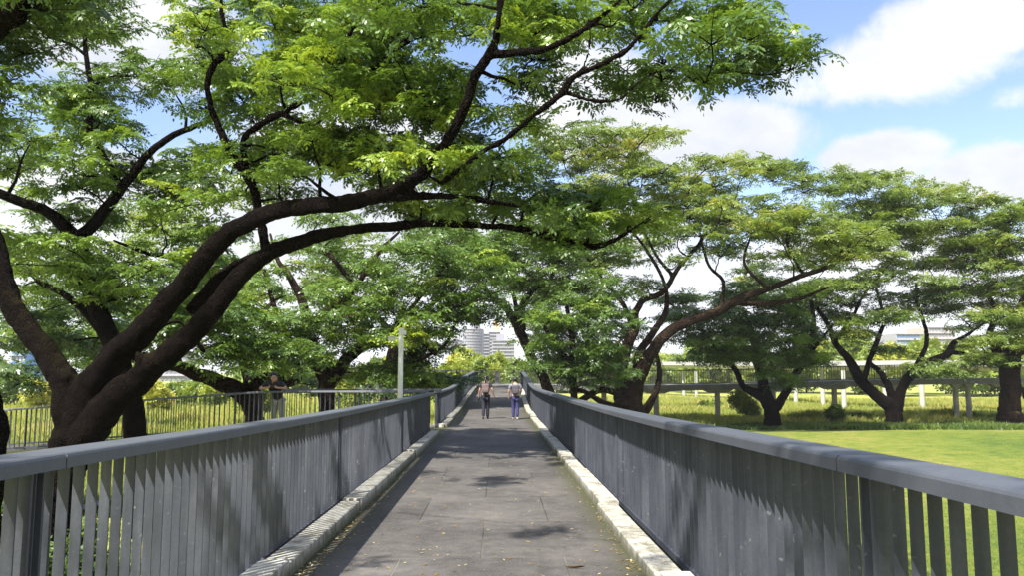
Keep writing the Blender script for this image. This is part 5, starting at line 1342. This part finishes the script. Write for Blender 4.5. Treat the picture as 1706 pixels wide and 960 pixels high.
bmesh.ops.delete(bm, geom=[v for v in bm.verts if v.co.z < h[2] + .006 * k], context='VERTS')
bmesh.ops.create_cone(bm, cap_ends=True, segments=20, radius1=.078 * k, radius2=.066 * k, depth=.012 * k, matrix=Matrix.Translation((h[0], h[1] + .01 * k, h[2] + .008 * k)) @ Matrix.Diagonal((1, 1.15, 1, 1)))
link('cap', bm_mesh('cap', bm, True), M_DARKCLOTH, mroot)

# man leaning on the side path railing, facing the camera
X0 = P(462, 650, 21.3)[0]; Y0 = side_y(X0); ZD = side_z(X0)
mr = empty('person', (X0, Y0, ZD)); tag(mr, 'man in black shirt leaning on the left railing, looking down at his camera', 'person')
RT = 1.105
J = {'pel': (0.02, .46, .84, (.155, .115)), 'wai': (.015, .40, .98, (.135, .10)), 'che': (0.01, .26, 1.15, (.165, .11)), 'shc': (0, .16, 1.27, (.125, .085)), 'nec': (.005, .10, 1.355, .055), 'hea': (.01, .045, 1.395, (.062, .070)), 'hed': (.01, .035, 1.465, (.080, .092)), 'top': (.012, .05, 1.535, (.062, .075)),
     'cin': (.008, -.045, 1.39, .030)}
E = [('pel', 'wai'), ('wai', 'che'), ('che', 'shc'), ('shc', 'nec'), ('nec', 'hea'), ('hea', 'hed'), ('hed', 'top'), ('hea', 'cin')]
for sd, s in (('l', -1), ('r', 1)):
    J['hip' + sd] = (.02 + s * .09, .46, .80, .105); J['kne' + sd] = (.02 + s * .11, .42, .46, .065); J['cal' + sd] = (.02 + s * .11, .48, .32, .058); J['ank' + sd] = (.02 + s * .11, .55, .09, .040); J['toe' + sd] = (.02 + s * .14, .40, .035, .034)
    E += [('pel', 'hip' + sd), ('hip' + sd, 'kne' + sd), ('kne' + sd, 'cal' + sd), ('cal' + sd, 'ank' + sd), ('ank' + sd, 'toe' + sd)]
    J['sho' + sd] = (s * .185, .14, 1.285, .062)
J['elbl'] = (-.36, .02, RT + .055, .040); J['wril'] = (-.115, -.055, RT + .085, .027)
J['elbr'] = (.36, .03, RT + .055, .040); J['wrir'] = (.125, -.055, RT + .085, .027)
for sd in 'lr': E += [('shc', 'sho' + sd), ('sho' + sd, 'elb' + sd), ('elb' + sd, 'wri' + sd)]
hand_joints(J, E, J['wril'][:3], (.9, -.15, .25), (-.1, -1, .1), (0, .1, 1), 'wril', pre='hl', curl=.5)
hand_joints(J, E, J['wrir'][:3], (-.9, -.15, .25), (.1, -1, .1), (0, .1, 1), 'wrir', pre='hr', curl=.5)
skin_mesh('body', J, E, M_SKIN, mr, 2, 'pel')
def grow(a, g): 
    v = J[a]; return (*v[:3], tuple(q + g for q in v[3]) if isinstance(v[3], tuple) else v[3] + g)
JS = {a: grow(a, .020) for a in ('pel', 'wai', 'che', 'shc')}; JS['shol'] = grow('shol', .030); JS['shor'] = grow('shor', .030)
JS['hem'] = (.02, .47, .70, (.165, .125))
ES = [('hem', 'pel'), ('pel', 'wai'), ('wai', 'che'), ('che', 'shc'), ('shc', 'shol'), ('shc', 'shor')]
for sd in 'lr':
    c = Vector(J['sho' + sd][:3]).lerp(Vector(J['elb' + sd][:3]), .72); JS['sl' + sd] = (*c, .074); ES.append(('sho' + sd, 'sl' + sd))
skin_mesh('shirt', JS, ES, M_BLACKSHIRT, mr, 2, 'wai')
JT = {a: grow(a, .014) for a in ('hipl', 'hipr', 'knel', 'kner', 'call', 'calr', 'ankl', 'ankr')}; JT['pel'] = (.02, .46, .82, (.15, .115))
ET = []
for sd in 'lr':
    ET += [('pel', 'hip' + sd), ('hip' + sd, 'kne' + sd), ('kne' + sd, 'cal' + sd), ('cal' + sd, 'ank' + sd)]
    v = J['ank' + sd]; t = J['toe' + sd]
    skin_mesh('shoe', {'h': (v[0], v[1] + .03, .045, .045), 'm': ((v[0] + t[0]) / 2, (v[1] + t[1]) / 2, .04, .045), 't': (t[0], t[1], .034, .034)}, [('h', 'm'), ('m', 't')], M_SHOEB, mr, 1, 'h')
skin_mesh('trousers', JT, ET, M_GREYTR, mr, 2, 'pel')
bm = bmesh.new(); bmesh.ops.create_uvsphere(bm, u_segments=20, v_segments=14, radius=.098, matrix=Matrix.Translation((.011, .055, 1.50)) @ Matrix.Diagonal((.93, 1.02, .95, 1)))
bmesh.ops.delete(bm, geom=[v for v in bm.verts if v.co.z < 1.495 - (v.co.y - .02) * .55], context='VERTS')
o = link('hair', bm_mesh('hair', bm, True), M_HAIR, mr); sm = o.modifiers.new('Solid', 'SOLIDIFY'); sm.thickness = .015; sm.offset = 1
for s in (-1, 1):
    sphere_obj('ear', (.01 + s * .082, .045, 1.455), .024, M_SKIN, mr, (.5, .8, 1.25), 10)
    sphere_obj('eye', (.01 + s * .032, -.048, 1.455), .011, M_HAIR, mr, (1.2, .6, .5), 10)
    sphere_obj('eyebrow', (.01 + s * .032, -.052, 1.474), .016, M_HAIR, mr, (1.2, .5, .28), 10)
sphere_obj('nose', (.01, -.066, 1.432), .016, M_SKIN, mr, (.8, 1.0, 1.3), 10)
sphere_obj('mouth', (.01, -.062, 1.402), .018, mat_simple('lips', (.30, .12, .10), .5), mr, (1.2, .5, .3), 10)
bm = bmesh.new(); box(bm, (0, 0, 0), (.12, .055, .072), bevel=.008); cyl(bm, (0, -.02, 0), (0, -.075, -.01), .028, .026, 16); box(bm, (0, 0, .042), (.04, .03, .016), bevel=.004)
o = link('camera', bm_mesh('camera', bm), M_DEV); o.name = 'photo_camera'; o.location = (X0 + .005, Y0 - .085, ZD + RT + .10); tag(o, 'small black camera held in the hands of the man at the railing', 'camera')

# ================================================================== HAZE
bm = bmesh.new(); box(bm, (0, 420, 44), (1500, 1000, 92))
hz_o = link('haze', bm_mesh('haze', bm)); tag(hz_o, 'thin pale humid air paling the far buildings', kind='stuff')
hm = bpy.data.materials.new('haze'); hm.use_nodes = True
hm.node_tree.nodes.remove(hm.node_tree.nodes['Principled BSDF'])
pv = hm.node_tree.nodes.new('ShaderNodeVolumePrincipled')
pv.inputs['Color'].default_value = (0.93, 0.95, 1.0, 1); pv.inputs['Density'].default_value = 0.00022; pv.inputs['Anisotropy'].default_value = 0.0
hm.node_tree.links.new(pv.outputs[0], hm.node_tree.nodes['Material Output'].inputs['Volume'])
hz_o.data.materials.append(hm)
